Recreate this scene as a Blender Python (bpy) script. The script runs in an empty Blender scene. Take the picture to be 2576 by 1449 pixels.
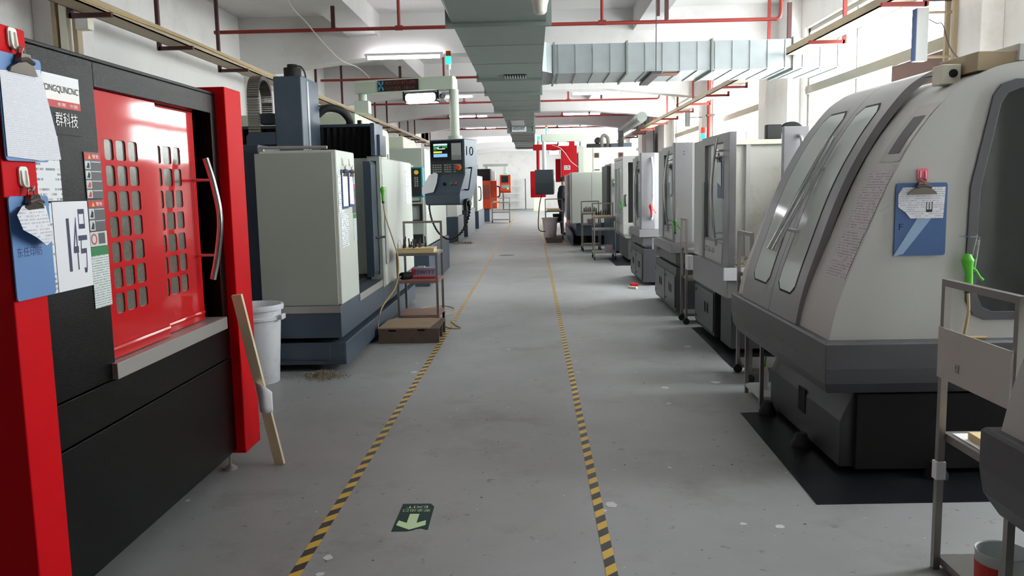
import bpy, bmesh, math, random
from mathutils import Vector, Matrix
random.seed(7)
SC = bpy.context.scene
COL = SC.collection
PI = math.pi

# ------------------------------------------------------------------ materials
def lin(c):
    return tuple((v/255/12.92 if v <= 10.3 else ((v/255+0.055)/1.055)**2.4) for v in c) + (1.0,)

def mat(name, col, rough=0.5, metal=0.0, var=0.08, scale=3.0, bump=0.0, bscale=200.0, coat=0.0, crough=0.15, emit=None, estr=0.0, dirt=None, dirtamt=0.5, dscale=6.0, spec=0.5):
    m = bpy.data.materials.new(name); m.use_nodes = True
    nt = m.node_tree; N = nt.nodes; L = nt.links
    b = N['Principled BSDF']
    b.inputs['Roughness'].default_value = rough
    b.inputs['Metallic'].default_value = metal
    b.inputs['Specular IOR Level'].default_value = spec
    if coat: b.inputs['Coat Weight'].default_value = coat; b.inputs['Coat Roughness'].default_value = crough
    tc = N.new('ShaderNodeTexCoord')
    nz = N.new('ShaderNodeTexNoise'); nz.inputs['Scale'].default_value = scale; nz.inputs['Detail'].default_value = 6
    L.new(tc.outputs['Object'], nz.inputs['Vector'])
    mx = N.new('ShaderNodeMix'); mx.data_type = 'RGBA'
    c = lin(col)
    mx.inputs[6].default_value = tuple(v*(1-var) for v in c[:3])+(1,)
    mx.inputs[7].default_value = tuple(min(1, v*(1+var)) for v in c[:3])+(1,)
    L.new(nz.outputs['Fac'], mx.inputs[0])
    out = mx.outputs[2]
    if dirt:
        n2 = N.new('ShaderNodeTexNoise'); n2.inputs['Scale'].default_value = dscale; n2.inputs['Detail'].default_value = 10; n2.inputs['Roughness'].default_value = 0.7
        L.new(tc.outputs['Object'], n2.inputs['Vector'])
        cr = N.new('ShaderNodeValToRGB'); cr.color_ramp.elements[0].position = 0.52; cr.color_ramp.elements[1].position = 0.72
        L.new(n2.outputs['Fac'], cr.inputs[0])
        mt = N.new('ShaderNodeMath'); mt.operation = 'MULTIPLY'; mt.inputs[1].default_value = dirtamt
        L.new(cr.outputs[0], mt.inputs[0])
        m2 = N.new('ShaderNodeMix'); m2.data_type = 'RGBA'
        L.new(mt.outputs[0], m2.inputs[0]); L.new(out, m2.inputs[6]); m2.inputs[7].default_value = lin(dirt)
        out = m2.outputs[2]
    L.new(out, b.inputs['Base Color'])
    if bump:
        nb = N.new('ShaderNodeTexNoise'); nb.inputs['Scale'].default_value = bscale; nb.inputs['Detail'].default_value = 3
        L.new(tc.outputs['Object'], nb.inputs['Vector'])
        bp = N.new('ShaderNodeBump'); bp.inputs['Strength'].default_value = bump; bp.inputs['Distance'].default_value = 0.002
        L.new(nb.outputs['Fac'], bp.inputs['Height']); L.new(bp.outputs[0], b.inputs['Normal'])
    if emit:
        b.inputs['Emission Color'].default_value = lin(emit); b.inputs['Emission Strength'].default_value = estr
    return m

def glass_mat(name, tint=(235, 240, 238), gl=0.08, rough=0.02, tr=0.9, dust=(170, 175, 172)):
    # thin pane: transparent + fresnel gloss, plus an optional dusty diffuse share
    m = bpy.data.materials.new(name); m.use_nodes = True
    nt = m.node_tree; N = nt.nodes; L = nt.links; N.clear()
    o = N.new('ShaderNodeOutputMaterial'); t = N.new('ShaderNodeBsdfTransparent'); g = N.new('ShaderNodeBsdfGlossy')
    d = N.new('ShaderNodeBsdfDiffuse'); d.inputs[0].default_value = lin(dust)
    t.inputs[0].default_value = lin(tint); g.inputs['Roughness'].default_value = rough
    lw = N.new('ShaderNodeLayerWeight'); lw.inputs[0].default_value = 0.5
    pw = N.new('ShaderNodeMath'); pw.operation = 'POWER'; pw.inputs[1].default_value = 5; L.new(lw.outputs['Facing'], pw.inputs[0])
    f = N.new('ShaderNodeMath'); f.operation = 'MULTIPLY_ADD'; f.inputs[1].default_value = 0.7; f.inputs[2].default_value = 0.035; L.new(pw.outputs[0], f.inputs[0])
    m1 = N.new('ShaderNodeMixShader'); m2 = N.new('ShaderNodeMixShader')
    m1.inputs[0].default_value = 1-tr
    L.new(t.outputs[0], m1.inputs[1]); L.new(d.outputs[0], m1.inputs[2])
    L.new(f.outputs[0], m2.inputs[0]); L.new(m1.outputs[0], m2.inputs[1]); L.new(g.outputs[0], m2.inputs[2])
    L.new(m2.outputs[0], o.inputs[0])
    return m

def print_mat(name, bg, ink, rows, dens=0.5, ucol=60.0, rough=0.6, amt=0.8):
    # paper with rows of small writing; u = x + y, v = z in object space
    m = mat(name, bg, rough, var=0.03)
    nt = m.node_tree; N = nt.nodes; L = nt.links
    b = N['Principled BSDF']; src = b.inputs['Base Color'].links[0].from_socket
    tc = N.new('ShaderNodeTexCoord'); sp = N.new('ShaderNodeSeparateXYZ'); L.new(tc.outputs['Object'], sp.inputs[0])
    def M(op, a, bv):
        n = N.new('ShaderNodeMath'); n.operation = op
        for i, v in enumerate((a, bv)):
            if isinstance(v, (int, float)): n.inputs[i].default_value = v
            elif v is not None: L.new(v, n.inputs[i])
        return n.outputs[0]
    u = M('ADD', sp.outputs[0], sp.outputs[1]); v = M('MULTIPLY', sp.outputs[2], rows)
    fr = M('FRACT', v, None); line = M('LESS_THAN', fr, 0.45)
    cv = N.new('ShaderNodeCombineXYZ'); L.new(M('MULTIPLY', u, ucol), cv.inputs[0]); L.new(M('MULTIPLY', M('FLOOR', v, None), 7.31), cv.inputs[1])
    nz = N.new('ShaderNodeTexNoise'); nz.inputs['Scale'].default_value = 1.0; nz.inputs['Detail'].default_value = 2; L.new(cv.outputs[0], nz.inputs['Vector'])
    cv2 = N.new('ShaderNodeCombineXYZ'); L.new(M('MULTIPLY', u, ucol/9), cv2.inputs[0]); L.new(M('MULTIPLY', M('FLOOR', v, None), 3.7), cv2.inputs[1])
    n3 = N.new('ShaderNodeTexNoise'); n3.inputs['Scale'].default_value = 1.0; n3.inputs['Detail'].default_value = 0; L.new(cv2.outputs[0], n3.inputs['Vector'])
    ink_f = M('MULTIPLY', M('MULTIPLY', line, M('GREATER_THAN', nz.outputs[0], 0.46)), M('GREATER_THAN', n3.outputs[0], 1-dens))
    ink_f = M('MULTIPLY', ink_f, amt)
    mx = N.new('ShaderNodeMix'); mx.data_type = 'RGBA'; L.new(ink_f, mx.inputs[0]); L.new(src, mx.inputs[6]); mx.inputs[7].default_value = lin(ink)
    L.new(mx.outputs[2], b.inputs['Base Color'])
    return m

M = {}
M['wall'] = mat('wall_plaster', (236, 233, 231), 0.85, var=0.04, scale=1.5, dirt=(205, 198, 190), dirtamt=0.5, dscale=1.2)
M['ceil'] = mat('ceiling_plaster', (214, 211, 210), 0.9, var=0.05, scale=1.0, dirt=(188, 182, 178), dirtamt=0.6, dscale=0.8)
M['redp'] = mat('red_post_paint', (214, 3, 20), 0.55, spec=0.12, var=0.05, bump=0.2, bscale=350)
M['red'] = mat('red_paint', (206, 3, 17), 0.5, spec=0.12, var=0.06, scale=2, bump=0.25, bscale=350, coat=0.8, crough=0.06)
M['redm'] = mat('red_machine_paint', (188, 10, 24), 0.5, var=0.08, spec=0.25)
M['black'] = mat('black_paint', (7, 7, 8), 0.24, var=0.1, bump=0.7, bscale=320, spec=0.2)
M['blk'] = mat('black_plastic', (18, 18, 20), 0.45)
M['dark'] = mat('dark_interior', (12, 12, 13), 0.8)
M['rub'] = mat('black_rubber', (26, 26, 28), 0.7, dirt=(60, 55, 50), dirtamt=0.5)
M['steel'] = mat('brushed_steel', (180, 176, 172), 0.4, metal=0.45, var=0.08, scale=8, bump=0.05)
M['chrome'] = mat('chrome', (214, 214, 216), 0.14, metal=1.0, var=0.02)
M['cartsteel'] = mat('stainless_tube', (150, 145, 142), 0.4, metal=0.75, var=0.12, scale=9)
M['galv'] = mat('galvanised_sheet', (158, 165, 168), 0.36, metal=0.5, var=0.16, scale=5, bump=0.5, bscale=14)
M['galvb'] = mat('galvanised_dull_sheet', (126, 135, 130), 0.5, metal=0.4, var=0.12, scale=4, bump=0.4, bscale=10, dirt=(120, 110, 96), dirtamt=0.35, dscale=2)
M['cream'] = mat('cream_grey_paint', (206, 210, 202), 0.45, var=0.04, bump=0.2, bscale=260)
M['creamd'] = mat('grey_green_and_shaded_cream', (170, 176, 166), 0.45, var=0.04, bump=0.2, bscale=260)
M['pale'] = mat('pale_machine_paint', (226, 232, 224), 0.5, var=0.03)
M['ivory'] = mat('ivory_paint', (234, 230, 212), 0.5, var=0.03)
M['blue'] = mat('slate_blue_paint', (70, 83, 98), 0.38, var=0.07, bump=0.2, bscale=260, dirt=(98, 104, 108), dirtamt=0.35, dscale=3)
M['blued'] = mat('dark_slate_paint', (58, 70, 84), 0.45, var=0.07)
M['white'] = mat('white_plastic', (232, 232, 236), 0.42, var=0.03)
M['bucket'] = mat('bucket_plastic', (226, 227, 233), 0.45, var=0.03, dirt=(150, 140, 138), dirtamt=0.4, dscale=5)
M['wood'] = mat('pine_wood', (226, 200, 150), 0.6, var=0.08, scale=6)
M['pine'] = mat('pale_pine', (240, 224, 186), 0.55, var=0.05, scale=6)
M['crate'] = mat('dark_crate_wood', (92, 76, 66), 0.7, var=0.18, scale=9, dirt=(60, 46, 40), dirtamt=0.6)
M['card'] = mat('brown_cardboard', (152, 130, 108), 0.8, var=0.1, dirt=(100, 84, 70), dirtamt=0.6, dscale=9)
M['shelfw'] = mat('reddish_shelf', (150, 112, 100), 0.6, var=0.15)
M['paper'] = print_mat('printed_paper', (236, 236, 242), (150, 150, 172), 95, 0.6, 260, amt=0.6)
M['paperb'] = mat('plain_paper', (240, 240, 246), 0.6, var=0.02)
M['paperg'] = print_mat('grid_paper', (234, 234, 242), (190, 190, 206), 160, 0.8, 400, amt=0.5)
M['form'] = print_mat('form_paper', (238, 240, 244), (110, 112, 120), 60, 0.5, 160)
M['warntxt'] = print_mat('safety_notice_print', (222, 230, 228), (120, 130, 132), 110, 0.8, 300)
M['oldpaper'] = print_mat('aged_notice', (204, 197, 199), (130, 120, 136), 75, 0.6, 160, amt=0.7)
M['clipb'] = mat('blue_clipboard', (98, 140, 196), 0.5, var=0.04)
M['gun'] = mat('gunmetal_clip', (118, 110, 102), 0.3, metal=0.8)
M['clipd'] = mat('dark_blue_clipboard', (62, 98, 152), 0.45, var=0.06)
M['navy'] = mat('navy_board', (40, 60, 120), 0.5)
M['mblk'] = mat('matte_black_marking', (10, 10, 12), 0.9, spec=0.05)
M['ink'] = mat('black_ink', (30, 30, 44), 0.6)
M['inkw'] = mat('white_print', (240, 240, 240), 0.5)
M['inkr'] = mat('red_print', (200, 40, 44), 0.5)
M['hook'] = mat('white_hook', (238, 234, 224), 0.35)
M['pink'] = mat('pink_hook', (240, 120, 140), 0.4)
M['yellow'] = mat('yellow_print', (230, 190, 60), 0.5)
M['green'] = mat('green_print', (30, 128, 70), 0.5)
M['lgrey'] = mat('light_grey_label', (208, 212, 210), 0.5)
M['dgrey'] = mat('dark_grey_label', (84, 84, 88), 0.5)
M['lathe'] = mat('grey_lathe_paint', (140, 138, 141), 0.36, var=0.05, metal=0.15, bump=0.15, bscale=260)
M['lathed'] = mat('dark_grey_lathe_paint', (84, 83, 88), 0.42, var=0.06, bump=0.15, bscale=260)
M['lathel'] = mat('beige_lathe_panel', (194, 193, 190), 0.5, var=0.03, bump=0.15, bscale=260)
M['brush'] = mat('brushed_grey_sheet', (150, 148, 152), 0.36, metal=0.25, var=0.08, scale=4)
M['brushl'] = mat('light_sheet', (190, 190, 194), 0.36, metal=0.2, var=0.06, scale=4)
M['lathek'] = mat('blackish_lathe_paint', (58, 58, 62), 0.45, var=0.08)
M['frame'] = mat('tan_window_frame', (146, 140, 126), 0.5, var=0.06)
M['mat'] = mat('dark_floor_sheet', (22, 25, 29), 0.32, var=0.2, scale=6, dirt=(50, 48, 46), dirtamt=0.5)
M['ggun'] = mat('green_plastic', (96, 200, 60), 0.35)
M['ggd'] = mat('dark_green_plastic', (70, 150, 60), 0.4)
M['rgun'] = mat('red_plastic', (226, 40, 44), 0.35)
M['hose'] = mat('tan_hose', (196, 170, 120), 0.5)
M['orange'] = mat('orange_paint', (192, 62, 20), 0.45, var=0.08)
M['teal'] = mat('teal_paint', (20, 140, 150), 0.4)
M['tool'] = mat('tool_steel', (64, 62, 64), 0.4, metal=0.6)
M['pipe'] = mat('red_pipe_paint', (142, 44, 38), 0.5, var=0.1)
M['pipeb'] = mat('brown_bracket_paint', (72, 38, 36), 0.55, var=0.1)
M['traym'] = mat('cable_tray_tan', (176, 158, 130), 0.55, var=0.12, scale=2)
M['wire'] = mat('dark_cable', (60, 56, 54), 0.6)
M['wirew'] = mat('pale_cable', (206, 200, 190), 0.6)
M['tube'] = mat('lit_tube', (255, 255, 255), 0.5, emit=(248, 244, 250), estr=45)
M['lampw'] = mat('lit_work_lamp', (255, 255, 255), 0.5, emit=(248, 248, 255), estr=9)
M['ledg'] = mat('lit_green_lens', (60, 255, 160), 0.4, emit=(40, 255, 150), estr=2.2)
M['ledr'] = mat('lit_red_lens', (255, 60, 50), 0.4, emit=(255, 50, 50), estr=1.2)
M['orl'] = mat('orange_lens', (222, 96, 46), 0.35)
M['scr'] = mat('screen_white', (220, 226, 236), 0.4, emit=(200, 214, 236), estr=0.8)
M['scrg'] = mat('screen_green', (60, 150, 70), 0.4, emit=(50, 130, 60), estr=0.5)
M['scry'] = mat('screen_yellow', (230, 220, 60), 0.4, emit=(230, 220, 60), estr=0.7)
M['scrb'] = mat('screen_blue', (140, 190, 235), 0.4, emit=(130, 185, 235), estr=0.7)
M['scrd'] = mat('screen_dark', (20, 24, 26), 0.25)
M['ledt'] = mat('sign_red_text', (112, 36, 28), 0.5, emit=(150, 40, 24), estr=0.12)
M['cyan'] = mat('sign_cyan_logo', (70, 160, 200), 0.5)
M['btn'] = mat('grey_keys', (150, 154, 150), 0.5)
M['btnd'] = mat('shaded_panel_charcoal', (50, 58, 62), 0.45)
M['can'] = mat('tin_label', (200, 206, 206), 0.45, var=0.1)
M['marker'] = mat('dark_marker', (62, 60, 92), 0.6)
M['purple'] = mat('blue_violet_print', (70, 50, 130), 0.5)
M['gold'] = mat('brass_screw', (160, 140, 96), 0.4, metal=0.7)
M['glass'] = glass_mat('window_glass', (240, 244, 244), tr=0.97)
M['dpane'] = mat('smoky_door_pane', (104, 101, 92), 0.22, var=0.35, scale=14, dirt=(150, 148, 138), dirtamt=0.5, dscale=60)
M['lpane'] = glass_mat('dusty_lathe_pane', (205, 214, 210), tr=0.12, rough=0.1, dust=(212, 220, 218))
M['epane'] = glass_mat('dusty_side_pane', (170, 170, 170), tr=0.9, rough=0.08)
M['skin'] = mat('skin', (196, 150, 128), 0.5)
M['navyc'] = mat('dark_navy_cloth', (26, 26, 42), 0.85)
M['hair'] = mat('black_hair', (20, 18, 18), 0.6)
M['chips'] = mat('metal_chips', (150, 140, 116), 0.45, metal=0.4, var=0.4, scale=90)
M['flake'] = mat('paint_flake', (206, 208, 212), 0.6)
M['rust'] = mat('rusty_brown', (110, 70, 50), 0.6, var=0.2)
M['signg'] = mat('floor_sign_green', (30, 60, 60), 0.6, var=0.08, scale=20, spec=0.2)
M['signl'] = mat('floor_sign_glow', (196, 226, 168), 0.4)
M['shut'] = mat('grey_shutter', (128, 126, 128), 0.5)
M['drv'] = mat('brown_fan_pane', (98, 66, 58), 0.5, var=0.3, scale=8)

def floor_mat():
    m = mat('grey_epoxy_floor', (134, 136, 138), 0.34, var=0.0)
    nt = m.node_tree; N = nt.nodes; L = nt.links; b = N['Principled BSDF']
    tc = N.new('ShaderNodeTexCoord')
    def noise(s, d=8, r=0.6, off=0):
        n = N.new('ShaderNodeTexNoise'); n.inputs['Scale'].default_value = s; n.inputs['Detail'].default_value = d; n.inputs['Roughness'].default_value = r
        mp = N.new('ShaderNodeMapping'); mp.inputs['Location'].default_value = (off, off*2, 0); L.new(tc.outputs['Object'], mp.inputs[0]); L.new(mp.outputs[0], n.inputs['Vector'])
        return n.outputs['Fac']
    def ramp(src, a, bb):
        c = N.new('ShaderNodeValToRGB'); c.color_ramp.elements[0].position = a; c.color_ramp.elements[1].position = bb; L.new(src, c.inputs[0]); return c.outputs[0]
    def mix(f, a, col, k=1.0):
        x = N.new('ShaderNodeMath'); x.operation = 'MULTIPLY'; x.inputs[1].default_value = k; L.new(f, x.inputs[0])
        n = N.new('ShaderNodeMix'); n.data_type = 'RGBA'; L.new(x.outputs[0], n.inputs[0])
        if isinstance(a, tuple): n.inputs[6].default_value = a
        else: L.new(a, n.inputs[6])
        n.inputs[7].default_value = col; return n.outputs[2]
    c = mix(ramp(noise(0.9), 0.3, 0.7), lin((141, 142, 142)), lin((158, 159, 160)))
    c = mix(ramp(noise(2.2, 10, 0.65, 3), 0.54, 0.78), c, lin((112, 106, 102)), 0.6)
    c = mix(ramp(noise(14, 8, 0.7, 9), 0.63, 0.68), c, lin((86, 78, 74)), 0.55)
    c = mix(ramp(noise(42, 3, 0.5, 5), 0.72, 0.745), c, lin((50, 44, 42)), 0.9)
    c = mix(ramp(noise(30, 3, 0.5, 15), 0.745, 0.76), c, lin((200, 200, 204)), 0.8)
    L.new(c, b.inputs['Base Color'])
    r = N.new('ShaderNodeMapRange'); L.new(noise(1.7, 6, 0.6, 2), r.inputs[0]); r.inputs[3].default_value = 0.4; r.inputs[4].default_value = 0.6
    L.new(r.outputs[0], b.inputs['Roughness'])
    return m
M['floor'] = floor_mat()

def tape_mat():
    m = mat('hazard_tape', (214, 174, 62), 0.45, var=0.06)
    nt = m.node_tree; N = nt.nodes; L = nt.links; b = N['Principled BSDF']
    tc = N.new('ShaderNodeTexCoord'); sp = N.new('ShaderNodeSeparateXYZ'); L.new(tc.outputs['Object'], sp.inputs[0])
    s = N.new('ShaderNodeMath'); s.operation = 'SUBTRACT'; L.new(sp.outputs[1], s.inputs[0]); L.new(sp.outputs[0], s.inputs[1])
    k = N.new('ShaderNodeMath'); k.operation = 'MULTIPLY'; k.inputs[1].default_value = 1/0.142; L.new(s.outputs[0], k.inputs[0])
    f = N.new('ShaderNodeMath'); f.operation = 'FRACT'; L.new(k.outputs[0], f.inputs[0])
    g = N.new('ShaderNodeMath'); g.operation = 'LESS_THAN'; g.inputs[1].default_value = 0.5; L.new(f.outputs[0], g.inputs[0])
    mx = N.new('ShaderNodeMix'); mx.data_type = 'RGBA'; L.new(g.outputs[0], mx.inputs[0])
    L.new(b.inputs['Base Color'].links[0].from_socket, mx.inputs[6]); mx.inputs[7].default_value = lin((48, 44, 46))
    L.new(mx.outputs[2], b.inputs['Base Color'])
    return m
M['tape'] = tape_mat()

# ------------------------------------------------------------------ mesh builder
_txt = {}
def text_geo(s):
    if s in _txt: return _txt[s]
    cu = bpy.data.curves.new('t', 'FONT'); cu.body = s; cu.dimensions = '2D'; cu.fill_mode = 'FRONT'; cu.resolution_u = 3
    o = bpy.data.objects.new('t', cu); COL.objects.link(o)
    dg = bpy.context.evaluated_depsgraph_get(); dg.update()
    me = bpy.data.meshes.new_from_object(o.evaluated_get(dg))
    vs = [(v.co.x, v.co.y) for v in me.vertices]; fs = [tuple(p.vertices) for p in me.polygons]
    bpy.data.objects.remove(o); bpy.data.curves.remove(cu); bpy.data.meshes.remove(me)
    x0 = min(v[0] for v in vs); x1 = max(v[0] for v in vs); y0 = min(v[1] for v in vs); y1 = max(v[1] for v in vs)
    _txt[s] = ([((v[0]-x0)/(x1-x0), (v[1]-y0)/(y1-y0)) for v in vs], fs, (x1-x0)/(y1-y0))
    return _txt[s]

class MB:
    def __init__(s, xf=None):
        s.v = []; s.f = []; s.xf = xf
    def add(s, vs, fs):
        n = len(s.v)
        s.v += [Vector(v) for v in vs]; s.f += [tuple(i+n for i in f) for f in fs]
        return s
    def box(s, x0, x1, y0, y1, z0, z1):
        return s.add([(x0,y0,z0),(x1,y0,z0),(x1,y1,z0),(x0,y1,z0),(x0,y0,z1),(x1,y0,z1),(x1,y1,z1),(x0,y1,z1)],
                     [(0,3,2,1),(4,5,6,7),(0,1,5,4),(1,2,6,5),(2,3,7,6),(3,0,4,7)])
    def prism(s, poly, ax, a, b):
        # poly in (x,z) for ax 'y', (y,z) for 'x', (x,y) for 'z'
        def P(p, t):
            return (p[0], t, p[1]) if ax == 'y' else ((t, p[0], p[1]) if ax == 'x' else (p[0], p[1], t))
        n = len(poly)
        return s.add([P(p, a) for p in poly]+[P(p, b) for p in poly],
                     [tuple(range(n-1, -1, -1)), tuple(range(n, 2*n))]+[(i, (i+1) % n, (i+1) % n+n, i+n) for i in range(n)])
    def quad(s, a, b, c, d, t=None):
        if t is None: return s.add([a, b, c, d], [(0, 1, 2, 3)])
        a, b, c, d = map(Vector, (a, b, c, d)); n = (b-a).cross(d-a).normalized()*t
        return s.add([a, b, c, d, a-n, b-n, c-n, d-n], [(0,1,2,3),(7,6,5,4),(0,4,5,1),(1,5,6,2),(2,6,7,3),(3,7,4,0)])
    def tube(s, pts, r, n=10, r1=None, flat=None):
        pts = [Vector(p) for p in pts]; k = len(pts)
        up = None; rings = []
        for i, p in enumerate(pts):
            t = (pts[min(i+1, k-1)]-pts[max(i-1, 0)]).normalized()
            if up is None: up = Vector((0, 0, 1)) if abs(t.z) < 0.9 else Vector((0, 1, 0))
            e = t.cross(up).normalized(); up = e.cross(t).normalized()
            rr = r if r1 is None else r+(r1-r)*i/max(1, k-1)
            if isinstance(r, (list, tuple)): rr = r[i]
            rings.append([p+e*rr*math.cos(2*PI*j/n)+up*rr*math.sin(2*PI*j/n)*(flat or 1) for j in range(n)])
        vs = [v for q in rings for v in q]
        fs = [(i*n+j, i*n+(j+1) % n, (i+1)*n+(j+1) % n, (i+1)*n+j) for i in range(k-1) for j in range(n)]
        fs += [tuple(range(n-1, -1, -1)), tuple(range((k-1)*n, k*n))]
        return s.add(vs, fs)
    def cyl(s, a, b, r, r2=None, n=16):
        return s.tube([a, b], r, n, r if r2 is None else r2)
    def lathe(s, prof, c, n=28):
        vs = []; k = len(prof)
        for (r, z) in prof:
            vs += [(c[0]+r*math.cos(2*PI*j/n), c[1]+r*math.sin(2*PI*j/n), c[2]+z) for j in range(n)]
        fs = [(i*n+j, i*n+(j+1) % n, (i+1)*n+(j+1) % n, (i+1)*n+j) for i in range(k-1) for j in range(n)]
        fs += [tuple(range(n-1, -1, -1)), tuple(range((k-1)*n, k*n))]
        return s.add(vs, fs)
    def bar(s, a, b, w, h=None):
        # square section bar from a to b
        a = Vector(a); b = Vector(b); t = (b-a).normalized(); h = h or w
        up = Vector((0, 0, 1)) if abs(t.z) < 0.9 else Vector((0, 1, 0))
        e = t.cross(up).normalized(); u = e.cross(t).normalized()
        q = [(-1,-1),(1,-1),(1,1),(-1,1)]
        return s.add([p+e*w/2*i+u*h/2*j for p in (a, b) for i, j in q], [(3,2,1,0),(4,5,6,7)]+[(i,(i+1)%4,(i+1)%4+4,i+4) for i in range(4)])
    def text(s, t, o, u, v, h, w=None, align='l'):
        vs, fs, asp = text_geo(t); o = Vector(o); u = Vector(u); v = Vector(v)
        w = w or h*asp
        if align == 'c': o = o-u*w/2
        return s.add([o+u*w*p[0]+v*h*p[1] for p in vs], fs)
    def sheet(s, outer, holes, ax, a, b):
        # flat plate with holes, extruded from a to b along ax
        bm = bmesh.new(); es = []
        for lp in [outer]+holes:
            vv = [bm.verts.new((p[0], p[1], 0)) for p in lp]
            es += [bm.edges.new((vv[i], vv[(i+1) % len(vv)])) for i in range(len(vv))]
        bmesh.ops.triangle_fill(bm, use_beauty=True, use_dissolve=False, edges=es)
        bm.verts.ensure_lookup_table(); bm.verts.index_update()
        def P(p, t):
            return (p[0], t, p[1]) if ax == 'y' else ((t, p[0], p[1]) if ax == 'x' else (p[0], p[1], t))
        pts = [v.co.copy() for v in bm.verts]; n = len(pts); fs = []
        for f in bm.faces:
            ix = [v.index for v in f.verts]; fs += [tuple(ix), tuple(i+n for i in reversed(ix))]
        for e in bm.edges:
            if len(e.link_faces) == 1:
                i, j = [v.index for v in e.verts]; fs.append((i, j, j+n, i+n))
        bm.free()
        return s.add([P(p, a) for p in pts]+[P(p, b) for p in pts], fs)
    def build(s, name, m, parent=None, bevel=0.0, smooth=False, label=None):
        vs = [s.xf @ v for v in s.v] if s.xf else s.v
        if parent is None:
            xs = [v.x for v in vs]; ys = [v.y for v in vs]; zs = [v.z for v in vs]
            org = Vector(((min(xs)+max(xs))/2, (min(ys)+max(ys))/2, min(zs)))
        else: org = Vector(parent['_o'])
        me = bpy.data.meshes.new(name)
        me.from_pydata([v-org for v in vs], [], s.f); me.update()
        bm = bmesh.new(); bm.from_mesh(me); bmesh.ops.recalc_face_normals(bm, faces=bm.faces); bm.to_mesh(me); bm.free()
        me.materials.append(M[m] if isinstance(m, str) else m)
        if smooth:
            me.polygons.foreach_set('use_smooth', [True]*len(me.polygons)); me.set_sharp_from_angle(angle=math.radians(40))
        o = bpy.data.objects.new(name, me); COL.objects.link(o)
        o['_o'] = list(org)
        if parent is None: o.location = org
        else: o.parent = parent
        if bevel:
            bv = o.modifiers.new('bevel', 'BEVEL'); bv.width = bevel; bv.segments = 2; bv.limit_method = 'ANGLE'; bv.angle_limit = math.radians(50); bv.harden_normals = True
        if label: o['label'] = label
        return o

def tag(o, label, cat, group=None, kind=None):
    o['label'] = label
    if cat: o['category'] = cat
    if group: o['group'] = group
    if kind: o['kind'] = kind
    return o
def thing(name, loc, label, cat, group=None):
    o = bpy.data.objects.new(name, None); COL.objects.link(o); o.location = loc; o['_o'] = list(loc); o.empty_display_size = 0.1
    return tag(o, label, cat, group)
def structure(o, label):
    o['kind'] = 'structure'; o['label'] = label; return o
def rrect(x0, x1, y0, y1, r, n=4):
    p = []
    for cx, cy, a in ((x1-r, y1-r, 0), (x0+r, y1-r, 90), (x0+r, y0+r, 180), (x1-r, y0+r, 270)):
        p += [(cx+r*math.cos(math.radians(a+90*i/n)), cy+r*math.sin(math.radians(a+90*i/n))) for i in range(n+1)]
    return p
def spline(pts, k=6):
    # Catmull-Rom through points
    P = [Vector(p) for p in pts]; out = []
    for i in range(len(P)-1):
        a, b, c, d = P[max(i-1, 0)], P[i], P[i+1], P[min(i+2, len(P)-1)]
        for j in range(k):
            t = j/k
            out.append(0.5*((2*b)+(c-a)*t+(2*a-5*b+4*c-d)*t*t+(-a+3*b-3*c+d)*t**3))
    return out+[P[-1]]
def frame_at(loc, rz):
    return Matrix.Translation(loc) @ Matrix.Rotation(rz, 4, 'Z')

# ------------------------------------------------------------------ camera
W_, H_, F_ = 2576, 1449, 2100.0
_a = Vector(((1341-W_/2)/F_, (467-H_/2)/F_, 1.0)).normalized()
_d = Vector((0.0205, 1.0, 0)); _d.z = -(_a.x*_d.x+_a.y*_d.y)/_a.z; _d.normalize()
_r = _d.cross(_a)
def cw(i): return Vector((_r[i], _a[i], -_d[i]))
cam = bpy.data.cameras.new('camera'); camo = bpy.data.objects.new('camera', cam); COL.objects.link(camo)
R3 = Matrix((cw(0), -cw(1), -cw(2))).transposed()
camo.matrix_world = Matrix.Translation((0, 0, 1.5)) @ R3.to_4x4()
cam.sensor_width = 36; cam.lens = 36*F_/W_; cam.clip_start = 0.05; cam.clip_end = 300
SC.camera = camo
# ------------------------------------------------------------------ room shell
XL, XR, Y0, Y1, ZC = -4.66, 4.1, -6.0, 55.4, 4.25
structure(MB().box(XL-.3, XR+.3, Y0-.3, Y1+.3, -.12, 0).build('floor', 'floor'), 'grey painted epoxy workshop floor with scuffs and stains')
structure(MB().box(XL-.3, XR+.3, Y0-.3, Y1+.3, ZC, ZC+.15).build('ceiling', 'ceil'), 'off-white plastered ceiling slab')
structure(MB().box(XL-.25, XL, Y0, Y1, 0, ZC).build('wall_left', 'wall'), 'white plastered wall behind the left row of machines')
structure(MB().box(XL-.25, XR+.25, Y1, Y1+.2, 0, ZC).build('wall_back', 'wall'), 'white wall at the far end of the aisle')
structure(MB().box(XL-.25, XR+.25, Y0-.2, Y0, 0, ZC).build('wall_front', 'wall'), 'white wall behind the photographer')
wins = [(3.5, 6.6), (8.5, 12.95), (15.5, 18.9), (21.0, 24.6), (32.2, 35.6), (37.8, 41.2), (43.4, 46.8), (49, 52)]  # bays past the shutter are unseen, added to light the far floor
WZ0, WZ1 = 1.0, 3.74
structure(MB().sheet([(Y0, 0), (Y1, 0), (Y1, ZC), (Y0, ZC)], [[(a, WZ0), (b, WZ0), (b, WZ1), (a, WZ1)] for a, b in wins], 'x', XR, XR+.25).build('wall_right', 'wall'), 'white window wall on the right')
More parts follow.
